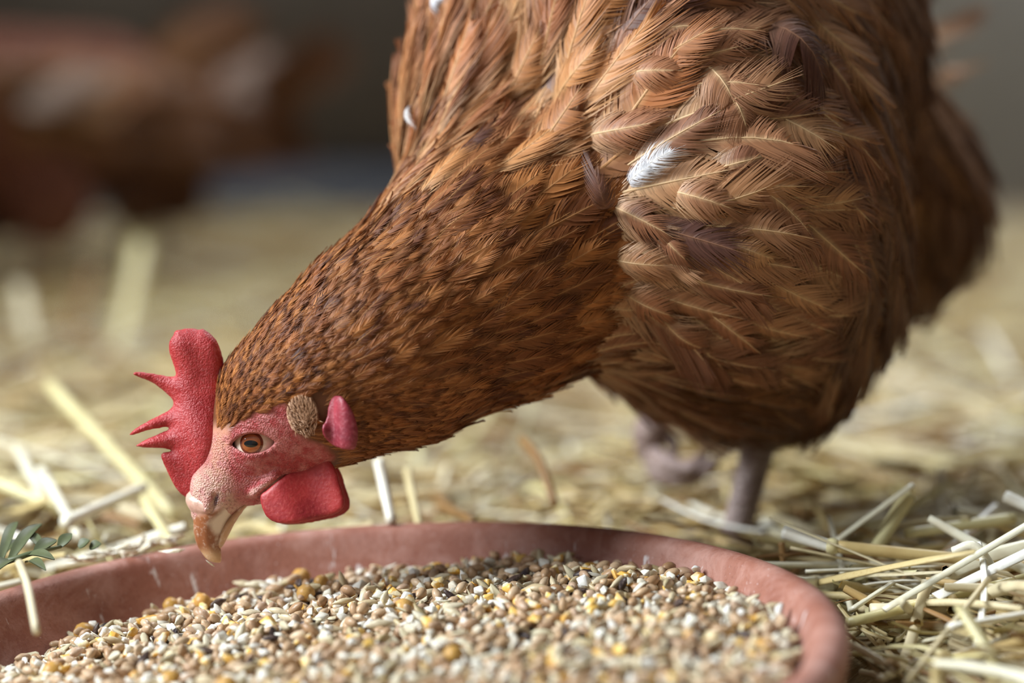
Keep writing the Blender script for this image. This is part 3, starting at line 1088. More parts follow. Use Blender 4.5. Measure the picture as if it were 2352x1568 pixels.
def feather_mat(name, cols, fluffc, shaft, tipd, spec=.35, tipamt=.75):
    t = NT(name)
    at_ = t.n('Attribute', out=None, attribute_name='fc')
    sp = t.n('SeparateColor', {0: at_.outputs[0]}, out=None)
    R, G, B, SH = sp.outputs[0], sp.outputs[1], sp.outputs[2], at_.outputs[3]
    fr = t.n('Attribute', out=2, attribute_name='fr')
    oi = t.n('ObjectInfo', out=5)
    r = t.math('FRACT', t.math('ADD', fr, oi))
    c = t.ramp(r, [(i / (len(cols) - 1), x) for i, x in enumerate(cols)])
    # barbs vary a little, tips and outer edges are darker, the downy base is paler
    c = t.mix(t.math('MULTIPLY', t.math('MULTIPLY', t.rng(R, .35, 1.0), t.rng(G, .35, 1.0)), tipamt), c, tipd)
    c = t.mix(t.rng(R, .42, .05, 0, .85), c, fluffc)
    c = t.mix(t.rng(G, .16, .0, 0, .5), c, shaft)
    hs = t.n('HueSaturation', {'Value': t.rng(B, 0, 1, .80, 1.18), 'Color': c})
    c = t.mix(SH, hs, shaft)
    b = t.n('BsdfPrincipled', {'Base Color': c, 'Roughness': .5, 'Specular IOR Level': spec, 'Sheen Weight': .06, 'Sheen Roughness': .4})
    tr = t.n('BsdfTranslucent', {'Color': c})
    mx = t.n('MixShader', {0: .14, 1: b, 2: tr})
    t.n('OutputMaterial', {'Surface': mx}, out=None)
    return t.m


S = srgb
M_FH = feather_mat('feather_head', [S(164, 100, 54), S(112, 66, 44), S(186, 120, 66), S(82, 50, 40), S(150, 90, 52)], S(140, 82, 48), S(206, 140, 80), S(84, 42, 26), tipamt=.4, spec=.16)
M_FN = feather_mat('feather_neck', [S(164, 102, 56), S(132, 80, 48), S(184, 120, 68), S(100, 60, 42), S(156, 94, 50)], S(146, 100, 66), S(198, 144, 94), S(76, 44, 30), tipamt=.65, spec=.18)
M_FB = feather_mat('feather_breast', [S(182, 130, 92), S(156, 106, 76), S(196, 146, 104), S(138, 92, 68), S(174, 118, 82)], S(212, 176, 138), S(232, 196, 150), S(96, 62, 50), tipamt=.7)
M_FC = feather_mat('feather_cape', [S(186, 124, 74), S(160, 102, 64), S(200, 138, 84), S(142, 90, 62), S(180, 112, 62)], S(202, 160, 116), S(220, 174, 124), S(104, 64, 48), tipamt=.6)
M_FR = feather_mat('feather_rear', [S(132, 90, 58), S(112, 74, 48), S(144, 98, 62), S(100, 66, 46), S(124, 82, 52)], S(160, 112, 70), S(180, 130, 84), S(76, 44, 28), tipamt=.6)  # darker brown feathers, with some of the rear's shade put into the colour
M_FW = feather_mat('feather_white_down', [S(236, 236, 240), S(226, 228, 236), S(240, 238, 236)], S(240, 240, 244), S(240, 236, 230), S(214, 196, 176), tipamt=.3)
M_FD = feather_mat('feather_dark', [S(104, 66, 54), S(92, 58, 48), S(112, 74, 60)], S(150, 110, 86), S(150, 108, 84), S(62, 38, 32), tipamt=.6)
M_FP = feather_mat('feather_pale', [S(196, 172, 158), S(182, 156, 140), S(206, 186, 174)], S(206, 186, 172), S(206, 186, 170), S(150, 118, 98), tipamt=.4)
FM = [M_FH, M_FN, M_FC, M_FB, M_FR]

# where on the bird: photo position, flow across the picture, length, width, sag, material
GUIDE = np.array([
    # px, py, fx, fy(up), L, W, lift
    (520, 840, .75, .66, .0085, .36, .10), (560, 920, .85, .52, .0075, .36, .10), (600, 780, .75, .66, .011, .34, .10), (650, 880, .85, .52, .0095, .34, .10),
    (720, 900, .90, .42, .0095, .36, .10), (800, 1000, .96, .10, .0100, .36, .12), (760, 720, .78, .62, .015, .34, .10),
    (820, 800, .85, .52, .017, .34, .09), (900, 960, .97, .22, .0135, .38, .10), (900, 650, .78, .62, .022, .34, .09), (1000, 780, .88, .46, .023, .36, .09),
    (1040, 920, .97, .22, .021, .40, .10), (1010, 560, .76, .65, .030, .34, .09), (1150, 700, .90, .42, .028, .38, .09), (1180, 830, .96, .26, .025, .40, .10),
    (1130, 480, .74, .66, .040, .34, .09), (1250, 560, .86, .50, .036, .40, .10), (1290, 720, .93, .34, .028, .42, .10),
    (1000, 400, .55, .83, .044, .34, .08), (960, 150, .25, .97, .050, .36, .08), (960, 300, .30, .95, .048, .36, .08), (1100, 250, .50, .86, .056, .30, .09),
    (1250, 300, .66, .75, .058, .34, .09), (1250, 60, .58, .81, .062, .34, .09), (1400, 60, .78, .62, .060, .42, .10), (1390, 220, .80, .55, .055, .42, .10),
    (1530, 70, .98, .12, .046, .58, .12), (1470, 170, .98, .05, .043, .60, .12), (1400, 320, .92, .35, .046, .56, .12), (1600, 180, .90, -.30, .042, .62, .12),
    (1700, 80, .85, -.45, .048, .55, .12), (1620, 380, .97, .15, .052, .46, .12), (1480, 440, .99, .06, .050, .48, .12), (1640, 480, .97, -.08, .052, .48, .12),
    (1500, 560, .93, -.28, .046, .46, .13), (1420, 700, .90, -.36, .044, .48, .13), (1560, 660, .88, -.44, .046, .48, .13), (1700, 640, .80, -.58, .050, .50, .12),
    (1450, 840, .97, -.22, .046, .46, .12), (1600, 800, .84, -.52, .044, .52, .12), (1340, 860, .98, -.05, .036, .44, .12), (1750, 820, .70, -.70, .042, .54, .12),
    (1800, 300, .78, -.60, .050, .52, .10), (1880, 100, .60, -.80, .055, .46, .10), (1850, 500, .72, -.68, .050, .50, .10), (2000, 200, .40, -.90, .055, .46, .10),
    (2050, 400, .50, -.86, .052, .46, .10), (2200, 500, .25, -.96, .052, .46, .10), (2080, 650, .30, -.94, .050, .46, .10), (1950, 750, .52, -.82, .044, .50, .10),
    (1700, 960, .60, -.78, .032, .50, .10), (1560, 930, .92, -.30, .036, .50, .10), (1830, 940, .45, -.88, .034, .50, .10)])


def guide(P2):
    d2 = ((P2[:, None, :] - GUIDE[None, :, :2]) ** 2).sum(2) + 25.0
    w = d2 ** -2.0
    w /= w.sum(1)[:, None]
    return w @ GUIDE[:, 2:]


# surface samples, then thinned to even spacing
tri = np.concatenate([BQ[:, [0, 1, 2]], BQ[:, [0, 2, 3]]])
ta, tb, tc = BV[tri[:, 0]], BV[tri[:, 1]], BV[tri[:, 2]]
tarea = np.linalg.norm(np.cross(tb - ta, tc - ta), axis=1)
tpx = to_px((ta + tb + tc) / 3)
gL = guide(tpx)
wgt = tarea / (gL[:, 2] ** 2 * gL[:, 3])
cand = RNG.choice(len(tri), 90000, p=wgt / wgt.sum())
u = RNG.random((90000, 2)); fl = u.sum(1) > 1; u[fl] = 1 - u[fl]
CP_ = ta[cand] + u[:, :1] * (tb[cand] - ta[cand]) + u[:, 1:] * (tc[cand] - ta[cand])
CN = field_normal(CP_)
cpx = to_px(CP_)
CG = guide(cpx)
view = -(CP_ / np.linalg.norm(CP_, axis=1)[:, None] * CN).sum(1)          # > 0 faces the photographer
keep = face_dist(CP_) > .0008 + 0 * view
# bare ear, and nothing where comb and skull meet
ear = np.hypot((cpx[:, 0] - 708) / 35, (cpx[:, 1] - 943) / 41) < 1
keep &= ~(ear & (np.abs(CP_[:, 2] - HD) > .008))
keep &= ~((cpx[:, 0] < 495) & (cpx[:, 1] > 780))
CP_, CN, CG, view, cpx = CP_[keep], CN[keep], CG[keep], view[keep], cpx[keep]
rad = CG[:, 2] * np.sqrt(CG[:, 3]) * np.where(view > -.25, np.where(cpx[:, 0] < 1310, .27, np.where(np.abs(cpx[:, 0] - 1400 + (cpx[:, 1] - 400) * .19) < 90, .22, .31)), .6)
acc = []
aP = np.zeros((6000, 3)); aR = np.zeros(6000); na = 0
for i in range(len(CP_)):
    dd = aP[:na] - CP_[i]
    if na and ((dd * dd).sum(1) < (.5 * (aR[:na] + rad[i])) ** 2).any(): continue
    acc.append(i); aP[na] = CP_[i]; aR[na] = rad[i]; na += 1
acc = np.array(acc)
P, N, G, VW, PX = CP_[acc], CN[acc], CG[acc], view[acc], cpx[acc]
flow = np.stack([G[:, 0], G[:, 1], np.full(len(G), .18)], 1)
flow += RNG.normal(size=flow.shape) * np.where(PX[:, 0] > 1330, .16, .09)[:, None]
Tg = flow - (flow * N).sum(1)[:, None] * N
Tg /= np.linalg.norm(Tg, axis=1)[:, None]
LEN = G[:, 2] * RNG.uniform(.85, 1.2, len(G))
# which plumage: head, neck, cape, breast, rear
line = (PX[:, 0] - 1385) + (PX[:, 1] - 400) * .19          # right edge of the neck feathers
cat = np.full(len(P), 3)
cat[(line < 0)] = 1
cat[(line < 0) & (PX[:, 1] < 470 - (PX[:, 0] - 1000) * .25)] = 2
cat[PX[:, 0] < 700] = 0
cat[(PX[:, 0] > 1800) & (RNG.random(len(P)) < (PX[:, 0] - 1750) / 250)] = 4
cat[(PX[:, 1] > 840) & (PX[:, 0] > 1500)] = 4
print('feathers', len(P), np.bincount(cat))

FRNG = np.random.default_rng(5)
TEMPL = {
    0: [feather_mesh(FRNG, .42, 9, 2, 0, .5, split=.4) for _ in range(5)],
    1: [feather_mesh(FRNG, .36, 22, 3, 0, .5, split=1.1, fluff=.25) for _ in range(8)],
    2: [feather_mesh(FRNG, .34, 46, 4, 0, .6, split=1.2) for _ in range(6)],
    3: [feather_mesh(FRNG, .52, 56, 5, 0, .9, split=1.3, point=.35, curl=FRNG.normal() * .3) for _ in range(8)],
    4: [feather_mesh(FRNG, .50, 26, 4, 0, .8, split=1.1, point=.35) for _ in range(6)],
}
# how far the body falls away under each feather decides its bend and lift
s5 = body_field(tuple((P + .5 * LEN[:, None] * Tg).T)) / LEN
s1 = body_field(tuple((P + LEN[:, None] * Tg).T)) / LEN
clr = (.05 + .07 * RNG.random(len(P))) * np.where(cat >= 2, 1.15, np.where(cat == 0, 1.2, .8))
SAG = np.clip(4 * s5 * -1 + 2 * s1 + .3 * clr, -.3, .5)
LIFT = np.clip(np.maximum(1.6 * clr + .5 * SAG - 2 * s5, 1.1 * clr + SAG - s1), -.3, .7)
SAGLEV = np.array([-.12, 0, .08, .16, .26, .38])


def basis(i, lift):
    T = Tg[i] * math.cos(lift) + N[i] * math.sin(lift)
    Nn = N[i] * math.cos(lift) - Tg[i] * math.sin(lift)
    rl = RNG.normal() * (.05 if cat[i] < 2 else .16)
    B = np.cross(Nn, T)
    B, Nn = B * math.cos(rl) + Nn * math.sin(rl), Nn * math.cos(rl) - B * math.sin(rl)
    return T, B, Nn


inview = (PX[:, 0] > -60) & (PX[:, 0] < 2400) & (PX[:, 1] > -160) & (PX[:, 1] < 1600) & (VW > -.15)
score = np.where(inview & (cat >= 1), LEN * np.sqrt(G[:, 3]) / P[:, 2] * np.clip(VW + .5, .2, 1), 0)
single = set(np.argsort(-score)[:272].tolist())
FME = {}


def feather_data(c_, j, lev):
    if (c_, j, lev) not in FME:
        V, F, A = TEMPL[c_][j]
        V = V.copy(); V[:, 2] -= SAGLEV[lev] * V[:, 0] ** 2
        me = mesh_from('feather', V, F)
        attr(me, 'fc', A)
        me.materials.append(FM[c_])
        FME[c_, j, lev] = me
    return FME[c_, j, lev]


def place_feather(p, T, B, Nn, L, Wf, me, mat, name='feather', label=None):
    """a part of the hen; frame given in right/up/ahead"""
    o = bpy.data.objects.new(name, me)
    COL.objects.link(o)
    o.parent = hen
    T, B, Nn = v_of(T), v_of(B), v_of(Nn)
    if np.dot(np.cross(T, B), Nn) < 0: B = -B
    M = Matrix([(T[0] * L, B[0] * L * Wf, Nn[0] * L, 0), (T[1] * L, B[1] * L * Wf, Nn[1] * L, 0), (T[2] * L, B[2] * L * Wf, Nn[2] * L, 0), (0, 0, 0, 1)])
    M.translation = Vector(w_of(p) - HEN_LOC)
    o.matrix_local = M
    o.material_slots[0].link = 'OBJECT'
    o.material_slots[0].material = mat
    if label: o['label'] = label
    return o


bigV, bigF, bigA, bigR, bigM = [], [], [], [], []
off = 0
for i in range(len(P)):
    c_ = int(cat[i]); k = int(RNG.integers(len(TEMPL[c_])))
    T, B, Nn = basis(i, LIFT[i])
    L = LEN[i]
    Wf = G[i, 3] / {0: .42, 1: .36, 2: .34, 3: .52, 4: .5}[c_] * RNG.uniform(.85, 1.15)
    p = P[i] - N[i] * (.012 * L)
    if i in single:
        mt = FM[c_]
        if c_ >= 2 and RNG.random() < .05: mt = M_FD
        place_feather(p, T, B, Nn, L, Wf, feather_data(c_, k, int(np.abs(SAGLEV - SAG[i]).argmin())), mt)
    else:
        V, F, A = TEMPL[c_][k]
        V = V.copy(); V[:, 2] -= SAG[i] * V[:, 0] ** 2
        W = p + L * (V[:, :1] * T + V[:, 1:2] * Wf * B + V[:, 2:] * Nn)
        bigV.append(W); bigF.append(F + off); off += len(V)
        bigA.append(A); bigR.append(np.full(len(V), RNG.random())); bigM.append(np.full(len(F), c_))
bigV = w_of(np.concatenate(bigV)) - HEN_LOC
me = mesh_from('plumage', bigV, np.concatenate(bigF)[:, ::-1].copy())
attr(me, 'fc', np.concatenate(bigA)); attr(me, 'fr', np.concatenate(bigR), 'FLOAT')
for m_ in FM: me.materials.append(m_)
me.polygons.foreach_set('material_index', np.concatenate(bigM).astype(np.int32))
pl = bpy.data.objects.new('plumage', me); COL.objects.link(pl); pl.parent = hen
tag(pl, 'dense small russet feathers of head, neck and flanks', kind='stuff')
print('plumage tris', len(me.polygons) * 2)

# ================================================================== hen's legs
t = NT('scaly_leg')
oc = t.obj()
v = t.n('TexVoronoi', {'Vector': t.n('Mapping', {'Vector': oc, 'Scale': (1, 1, 1.6)}), 'Scale': 260.0})
n = t.noise(60, 3, .6, oc)
c = t.mix(t.rng(n, .35, .7), srgb(160, 138, 132), srgb(192, 174, 168))
M_LEG = t.bsdf(t.mix(t.rng(v, .3, .6, 0, .5), c, srgb(110, 88, 82)), .5, .4, t.bump(v, .6, .001))
t = NT('claw_horn')
M_CLAW = t.bsdf(t.mix(t.noise(200, 2, .5, t.obj()), srgb(96, 76, 66), srgb(150, 126, 108)), .4, .4)


def hen_part(name, V, F, mt, parent=None):
    return link(name, mesh_from(name, np.asarray(V) - HEN_LOC, F), mt, parent or hen)


def foot(ank, toes, parent):
    for ctrl, r in toes:
        pts = curve_pts(ctrl, 10)
        n = len(pts)
        V, F = tube(pts, r * (1 - .45 * np.linspace(0, 1, n)) * (1 + .12 * np.cos(np.linspace(0, 18, n))), 8)
        to = hen_part('toe', V, F, M_LEG, parent)
        d = pts[-1] - pts[-2]; d /= np.linalg.norm(d)
        e = pts[-1]
        cp = curve_pts([e - d * .002, e + d * .005, e + d * .010 + np.array([0, 0, -.003])], 6)
        V, F = tube(cp, np.linspace(r * .55, .0004, 6), 6)
        hen_part('claw', V, F, M_CLAW, to)


# standing leg
A0, A1 = at(1752, 985, 1.075), at(1690, 1225, 1.08)
A2 = A1 + (A1 - A0) * .12; A2[2] = BED + .010
pts = curve_pts([A0 + (A0 - A1) * .1, A0, (A0 + A1) / 2, A1, A2], 14)
V, F = tube(pts, np.interp(np.linspace(0, 1, 14), [0, .2, .5, .8, 1], [.0090, .0082, .0070, .0068, .0080]), 14)
leg = hen_part('leg', V, F, M_LEG)
f = np.array([-.90, -.25, 0]); sd = np.array([.25, -.9, 0])
g = lambda a, L, z: A2 + np.array([0, 0, BED]) + (f * math.cos(a) + sd * math.sin(a)) * L + np.array([0, 0, z - A2[2]])
foot(A2, [([A2, g(0, .022, .014), g(0, .048, .006)], .0050), ([A2, g(.7, .020, .013), g(.75, .040, .006)], .0046), ([A2, g(-.7, .020, .013), g(-.75, .040, .006)], .0046),
          ([A2, g(math.pi, .012, .012), g(math.pi, .026, .006)], .0042)], leg)
# lifted leg, toes curled under
B0, B1 = at(1560, 900, 1.13), at(1490, 985, 1.14)
pts = curve_pts([B0, (B0 + B1) / 2, B1, at(1492, 1035, 1.145)], 10)
V, F = tube(pts, np.linspace(.0085, .0068, 10), 12)
leg2 = hen_part('leg', V, F, M_LEG)
K = at(1492, 1035, 1.145)
foot(K, [([K, at(1520, 1085, 1.14), at(1585, 1098, 1.135), at(1640, 1060, 1.135)], .0056), ([K, at(1530, 1060, 1.128), at(1580, 1075, 1.122), at(1612, 1050, 1.122)], .0052),
         ([K, at(1510, 1090, 1.16), at(1560, 1104, 1.165), at(1615, 1085, 1.165)], .0052), ([at(1490, 1010, 1.145), at(1535, 1000, 1.14), at(1548, 1040, 1.138)], .0044)], leg2)

from mathutils.bvhtree import BVHTree
BVH = BVHTree.FromPolygons(BV.tolist(), BQ.tolist())
# ear tuft: a ring of bristly little feathers over the ear hollow
ER = np.random.default_rng(9)
for s in (-1, 1):
    V, F = [], []
    ec = q(708, 944, HD)
    for r_, n_, L_ in ((1.0, 130, .0032), (.86, 120, .0032), (.70, 100, .0032), (.52, 80, .003), (.34, 60, .003), (.15, 26, .003)):
        for a in np.linspace(0, 2 * np.pi, n_, endpoint=False):
            a += ER.normal() * .05
            p = np.array([ec[0] + .0060 * r_ * math.cos(a), ec[1] + .0074 * r_ * math.sin(a), 0])
            hit = BVH.ray_cast(Vector((p[0], p[1], HD + s * .08)), Vector((0, 0, -s)))[0]
            zz = abs(hit[2] - HD)
            dirv = np.array([-.38 * math.cos(a) + .16, -.38 * math.sin(a) - .50, s * .22]); dirv += ER.normal(size=3) * .14; dirv /= np.linalg.norm(dirv)
            sidev = np.cross(dirv, [0, 0, 1]); sidev /= np.linalg.norm(sidev)
            base = np.array([p[0], p[1], HD + s * (zz + .0003)])
            k0 = len(V); L = L_ * ER.uniform(.8, 1.2); w = .00016
            for tt, ww in ((0, 1), (.5, 1), (1, .15)):
                m_ = base + dirv * L * tt + np.array([0, 0, s * .0011 * math.sin(tt * 3)])
                V.append(m_ - sidev * w * ww); V.append(m_ + sidev * w * ww)
            F += [(k0, k0 + 1, k0 + 3, k0 + 2), (k0 + 2, k0 + 3, k0 + 5, k0 + 4)]
    t = NT('ear_bristle')
    M_EAR = t.bsdf(t.ramp(t.noise(1200, 2, .5, t.obj()), [(.3, srgb(150, 106, 76)), (.65, srgb(188, 146, 112))]), .55, .3)
    o = link('ear_tuft', mesh_from('ear_tuft', w_of(np.array(V)) - HEN_LOC, F), M_EAR, hen)
    o['kind'] = 'stuff'; o['label'] = 'bristly beige tuft over the ear'

# single feathers that stand out of the plumage
def surf(px_, py_):
    """distance to the bird through a pixel"""
    r_ = q(px_, py_, 1.0)
    hit = BVH.ray_cast(Vector(r_ * .8), Vector(r_).normalized())[0]
    return hit[2] if hit is not None else 1.0


def hero(a, b, wpx, mt, label=None, sag=.10, curl=0.0, rise=.006, roll=0.0, nb=60, split=1.2, point=.35, fluff=.25):
    da, db = surf(*a), surf(*b)
    pa, pb = q(a[0], a[1], da + .0035), q(b[0], b[1], db - rise)
    T = pb - pa; Lg = np.linalg.norm(T); T /= Lg
    m_ = (pa + pb) / 2
    pm = to_px(m_[None])[0]
    nn = field_normal(q(pm[0], pm[1], surf(*pm))[None])[0]
    nn = nn - (nn @ T) * T; nn /= np.linalg.norm(nn)
    bulge = max(0.0, (m_[2] - (surf(*pm) - rise)) / Lg)            # arch over the curve of the body
    B = np.cross(nn, T)
    nn, B = nn * math.cos(roll) + B * math.sin(roll), B * math.cos(roll) - nn * math.sin(roll)
    V, F, A = feather_mesh(FRNG, wpx / FPX * da / Lg, nb, 5, 0, .8, split=split, point=point, curl=curl, fluff=fluff)
    V[:, 2] += (4 * bulge + sag) * V[:, 0] * (1 - V[:, 0])
    me = mesh_from('feather', V, F); attr(me, 'fc', A); me.materials.append(mt)
    return place_feather(pa, T, B, nn, Lg, 1.0, me, mt, 'feather', label)


hero((1455, 85), (1650, 78), 135, M_FB, None, .12, .25)
hero((1418, 178), (1575, 178), 115, M_FB, None, .12, .25)
hero((1325, 318), (1530, 300), 110, M_FB, None, .10, .3)
hero((1205, 390), (1350, 190), 135, M_FC, None, .08, .1)
hero((1060, 420), (1175, 240), 110, M_FC, None, .08, .1)
hero((1330, 75), (1470, -60), 120, M_FC, None, .08, .1)
hero((1150, 250), (1250, 60), 110, M_FC, None, .08, .1)
hero((1270, 250), (1400, 100), 120, M_FC, None, .08, .2)
hero((1392, 465), (1560, 530), 105, M_FB, None, .12, -.3)
hero((1515, 432), (1715, 470), 105, M_FB, None, .12, -.3)
hero((1600, 400), (1810, 358), 125, M_FB, None, .10, .2)
hero((1398, 592), (1545, 605), 95, M_FB, None, .12, -.1)
hero((1505, 508), (1600, 600), 80, M_FB, None, .12, -.3)
hero((1635, 535), (1800, 590), 110, M_FB, None, .10, -.2)
hero((1505, 700), (1640, 800), 110, M_FB, None, .10, -.1)
hero((1420, 660), (1560, 720), 110, M_FB, None, .10, -.2)
hero((1715, 50), (1915, 205), 190, M_FD, 'long drooping mauve-brown feather with a forked vane', .14, -.5, .010, split=2.0)
hero((1600, 140), (1715, 260), 150, M_FB, None, .12, -.3)
hero((1640, 190), (1735, 310), 150, M_FB, None, .12, -.3)
hero((1390, 480), (1368, 352), 62, M_FD, 'dark feather with a curled-up pointed tip at the neck edge', .30, .3, .016, point=.8)
hero((1375, 842), (1568, 862), 60, M_FB, None, .12, .5)
hero((1470, 402), (1570, 340), 66, M_FW, 'patch of white down showing between breast feathers', .10, .1, .007, fluff=.9, split=2)
hero((1440, 430), (1520, 370), 60, M_FW, 'wisp of white down beside a larger white patch', .10, .1, .006, fluff=.9, split=2)
hero((962, 240), (953, 300), 18, M_FW, 'small white down tuft at the back edge of the cape', .10, .1, .006, fluff=.9, split=2)
for a_, b_, w_ in (((2110, 120, 1.27), (2262, 18, 1.33), 60), ((2120, 190, 1.28), (2250, 150, 1.33), 44), ((2150, 330, 1.28), (2230, 260, 1.31), 40)):
    pa, pb = q(*a_), q(*b_); T_ = (pb - pa) / np.linalg.norm(pb - pa)
    n_ = np.array([0, .3, -1.0]); n_ -= (n_ @ T_) * T_; n_ /= np.linalg.norm(n_)
    V, F, A = feather_mesh(FRNG, w_ / FPX * 1.3 / np.linalg.norm(pb - pa), 26, 4, 0, .8, split=2.0, fluff=.8)
    me = mesh_from('feather', V, F); attr(me, 'fc', A); me.materials.append(M_FB)
    place_feather(pa, T_, np.cross(n_, T_), n_, np.linalg.norm(pb - pa), 1.0, me, M_FB, 'feather', 'loose wispy feather sticking out behind the hen')
hero((1010, 30), (1040, -20), 60, M_FW, 'white down tuft at the top of the shoulder', .10, .1, .008, fluff=.9, split=2)

# ====================================================================== straw
SR = np.random.default_rng(21)


def straw_mat(name, cols, rough=.4):
    t = NT(name)
    oc = t.obj()
    r = t.math('FRACT', t.math('ADD', t.n('Attribute', out=2, attribute_name='fr'), t.n('ObjectInfo', out=5)))
    c = t.ramp(r, [(i / (len(cols) - 1), x) for i, x in enumerate(cols)])
    n = t.noise(60, 3, .6, oc)
    c = t.mix(t.rng(n, .5, .75, 0, .4), c, srgb(168, 134, 78))
    return t.bsdf(c, rough, .5, t.bump(t.noise(900, 2, .5, oc), .2, .0004))


M_STRAW = straw_mat('straw', [srgb(216, 198, 146), srgb(198, 172, 112), srgb(232, 222, 188), srgb(186, 152, 92), srgb(222, 208, 160)])
M_STRAWW = straw_mat('straw_bleached', [srgb(240, 236, 218), srgb(230, 224, 196), srgb(244, 242, 232)], .3)
M_STRAWY = straw_mat('straw_yellow', [srgb(226, 216, 166), srgb(214, 200, 140), srgb(232, 228, 186)], .35)
M_STRAWB = straw_mat('straw_brown', [srgb(150, 112, 66), srgb(128, 92, 54), srgb(168, 130, 80)], .5)


def straw_shape(rng, L, r, bend, flat, split=False):
    """one stalk along x from 0 to L, with a joint on some"""
    n = 6
    t = np.linspace(0, 1, n)
    pts = np.stack([L * t, bend * L * np.sin(t * 2.6 + .2) * .5, bend * L * .4 * np.sin(t * 3.1)], 1)
    rad = r * (1 + .06 * rng.normal(size=n))
    if rng.random() < .4: rad[2] *= 1.25
    rad[-1] *= .75
    return tube(pts, rad, 6, flat, rng.random() * 3)


SHAPES = []
for k in range(14):
    SHAPES.append(straw_shape(SR, 1.0, .018 + .012 * SR.random(), SR.normal() * .09, SR.choice([1.0, .8, .35, .22, .16])))
SMESH = [mesh_from('straw_stalk', V, F) for V, F in SHAPES]
for me in SMESH: me.materials.append(M_STRAW)


def inside_dish(p, m=.004):
    l = (np.asarray(p) - DISH_C) @ Rd
    return math.hypot(l[0], l[1]) < DR * KD + m and l[2] < .08


def straw_frame(L, yaw, pitch, roll):
    cy, sy, cp_, sp_, cr_, sr_ = math.cos(yaw), math.sin(yaw), math.cos(pitch), math.sin(pitch), math.cos(roll), math.sin(roll)
    Rz = np.array([[cy, -sy, 0], [sy, cy, 0], [0, 0, 1]]); Ry = np.array([[cp_, 0, -sp_], [0, 1, 0], [sp_, 0, cp_]]); Rx = np.array([[1, 0, 0], [0, cr_, -sr_], [0, sr_, cr_]])
    return Rz @ Ry @ Rx


stalks = []                                              # (pos, R, L, width, shape)
def scatter(n, xr, yr, Lr, zr, pit, xlim=None):
    m = 0
    while m < n:
        y = SR.uniform(*yr); hw = xr * (y + .15)
        x = SR.uniform(-hw, hw) if xlim is None else SR.uniform(*xlim)
        L = SR.uniform(*Lr) * (1.0 if SR.random() < .8 or y < 1.1 else 1.5)
        yaw = SR.uniform(0, 2 * math.pi); pt = min(abs(SR.normal()) * pit, .32)
        z = litter_h(x, y) + SR.uniform(*zr)
        R = straw_frame(L, yaw, pt, SR.uniform(0, 6.28))
        p = np.array([x, y, z])
        e_ = p + R[:, 0] * L
        if not (-.96 < min(x, e_[0]) and max(x, e_[0]) < 1.23 and max(y, e_[1]) < 3.84): m += 1; continue
        bad = any(inside_dish(p + R[:, 0] * L * f_) for f_ in (0, .25, .5, .75, 1.0))
        m += 1
        if bad: continue
        stalks.append((p, R, L, (SR.uniform(.0006, .0013) if L < .05 else SR.uniform(.0011, .0024)) / .024 / L, int(SR.integers(len(SHAPES)))))


scatter(1500, .30, (.60, 1.35), (.03, .12), (-.002, .012), .12)
scatter(1700, .30, (.60, 1.30), (.012, .05), (0, .014), .25)
scatter(900, .30, (.68, 1.08), (.02, .09), (0, .018), .2, (.11, .36))
scatter(250, .30, (.80, 1.2), (.03, .10), (0, .016), .2, (-.34, -.14))
scatter(2200, .30, (1.2, 2.4), (.04, .16), (0, .014), .12)
scatter(2000, .33, (2.3, 3.9), (.05, .20), (0, .014), .10)
scatter(500, .5, (.10, .62), (.04, .12), (0, .012), .08)
SPOS = np.array([s_[0] for s_ in stalks])
spx = project(SPOS)
mid = project(np.array([s_[0] + s_[1][:, 0] * s_[2] * .5 for s_ in stalks]))
sscore = np.array([s_[2] for s_ in stalks]) * FPX / np.maximum(mid[:, 2], .1) * ((mid[:, 0] > -30) & (mid[:, 0] < 2380) & (mid[:, 1] > 500) & (mid[:, 1] < 1590) & (mid[:, 2] > .3))
# not the ones behind the bird or the dish
hid = (mid[:, 0] > 700) & (mid[:, 0] < 2000) & (mid[:, 1] < 1000) | (mid[:, 1] > 1360) & (mid[:, 0] < 1900)
chosen = set(np.argsort(-np.where(hid, 0, sscore))[:255].tolist())
sv, sf, sr_l, sm_l = [], [], [], []; off = 0
SMATS = [M_STRAW, M_STRAWW, M_STRAWY, M_STRAWB]
for i, (p, R, L, wf, k) in enumerate(stalks):
    mi = int(SR.choice(4, p=[.52, .18, .13, .17]))
    Sx = R * np.array([L, L * wf, L * wf])[None, :]
    if i in chosen:
        o = bpy.data.objects.new('straw_stalk', SMESH[k]); COL.objects.link(o)
        o.matrix_world = Matrix([(*Sx[0], p[0]), (*Sx[1], p[1]), (*Sx[2], p[2]), (0, 0, 0, 1)])
        o.material_slots[0].link = 'OBJECT'; o.material_slots[0].material = SMATS[mi]
        side = 'in the bedding to the right of the dish' if mid[i, 0] > 1500 else ('in the bedding to the left of the hen' if mid[i, 0] < 700 else 'in the bedding behind the dish')
        kind_ = ['dry tan straw stalk', 'bleached white straw stalk', 'yellow straw stalk', 'brown weathered straw stalk'][mi]
        tag(o, kind_ + ' lying ' + side, 'straw', 'straw stalks lying in the bedding')
    else:
        V, F = SHAPES[k]
        F4 = [f for f in F if len(f) == 4]
        sv.append(V @ Sx.T + p); sf.append(np.array(F4) + off); off += len(V)
        sr_l.append(np.full(len(V), SR.random())); sm_l.append(np.full(len(F4), mi))
me = mesh_from('straw_litter', np.concatenate(sv), np.concatenate(sf))
attr(me, 'fr', np.concatenate(sr_l), 'FLOAT')
for m_ in SMATS: me.materials.append(m_)
me.polygons.foreach_set('material_index', np.concatenate(sm_l).astype(np.int32))
sl = bpy.data.objects.new('straw_litter', me); COL.objects.link(sl)
tag(sl, 'loose straw litter covering the barn floor', 'straw', kind='stuff')


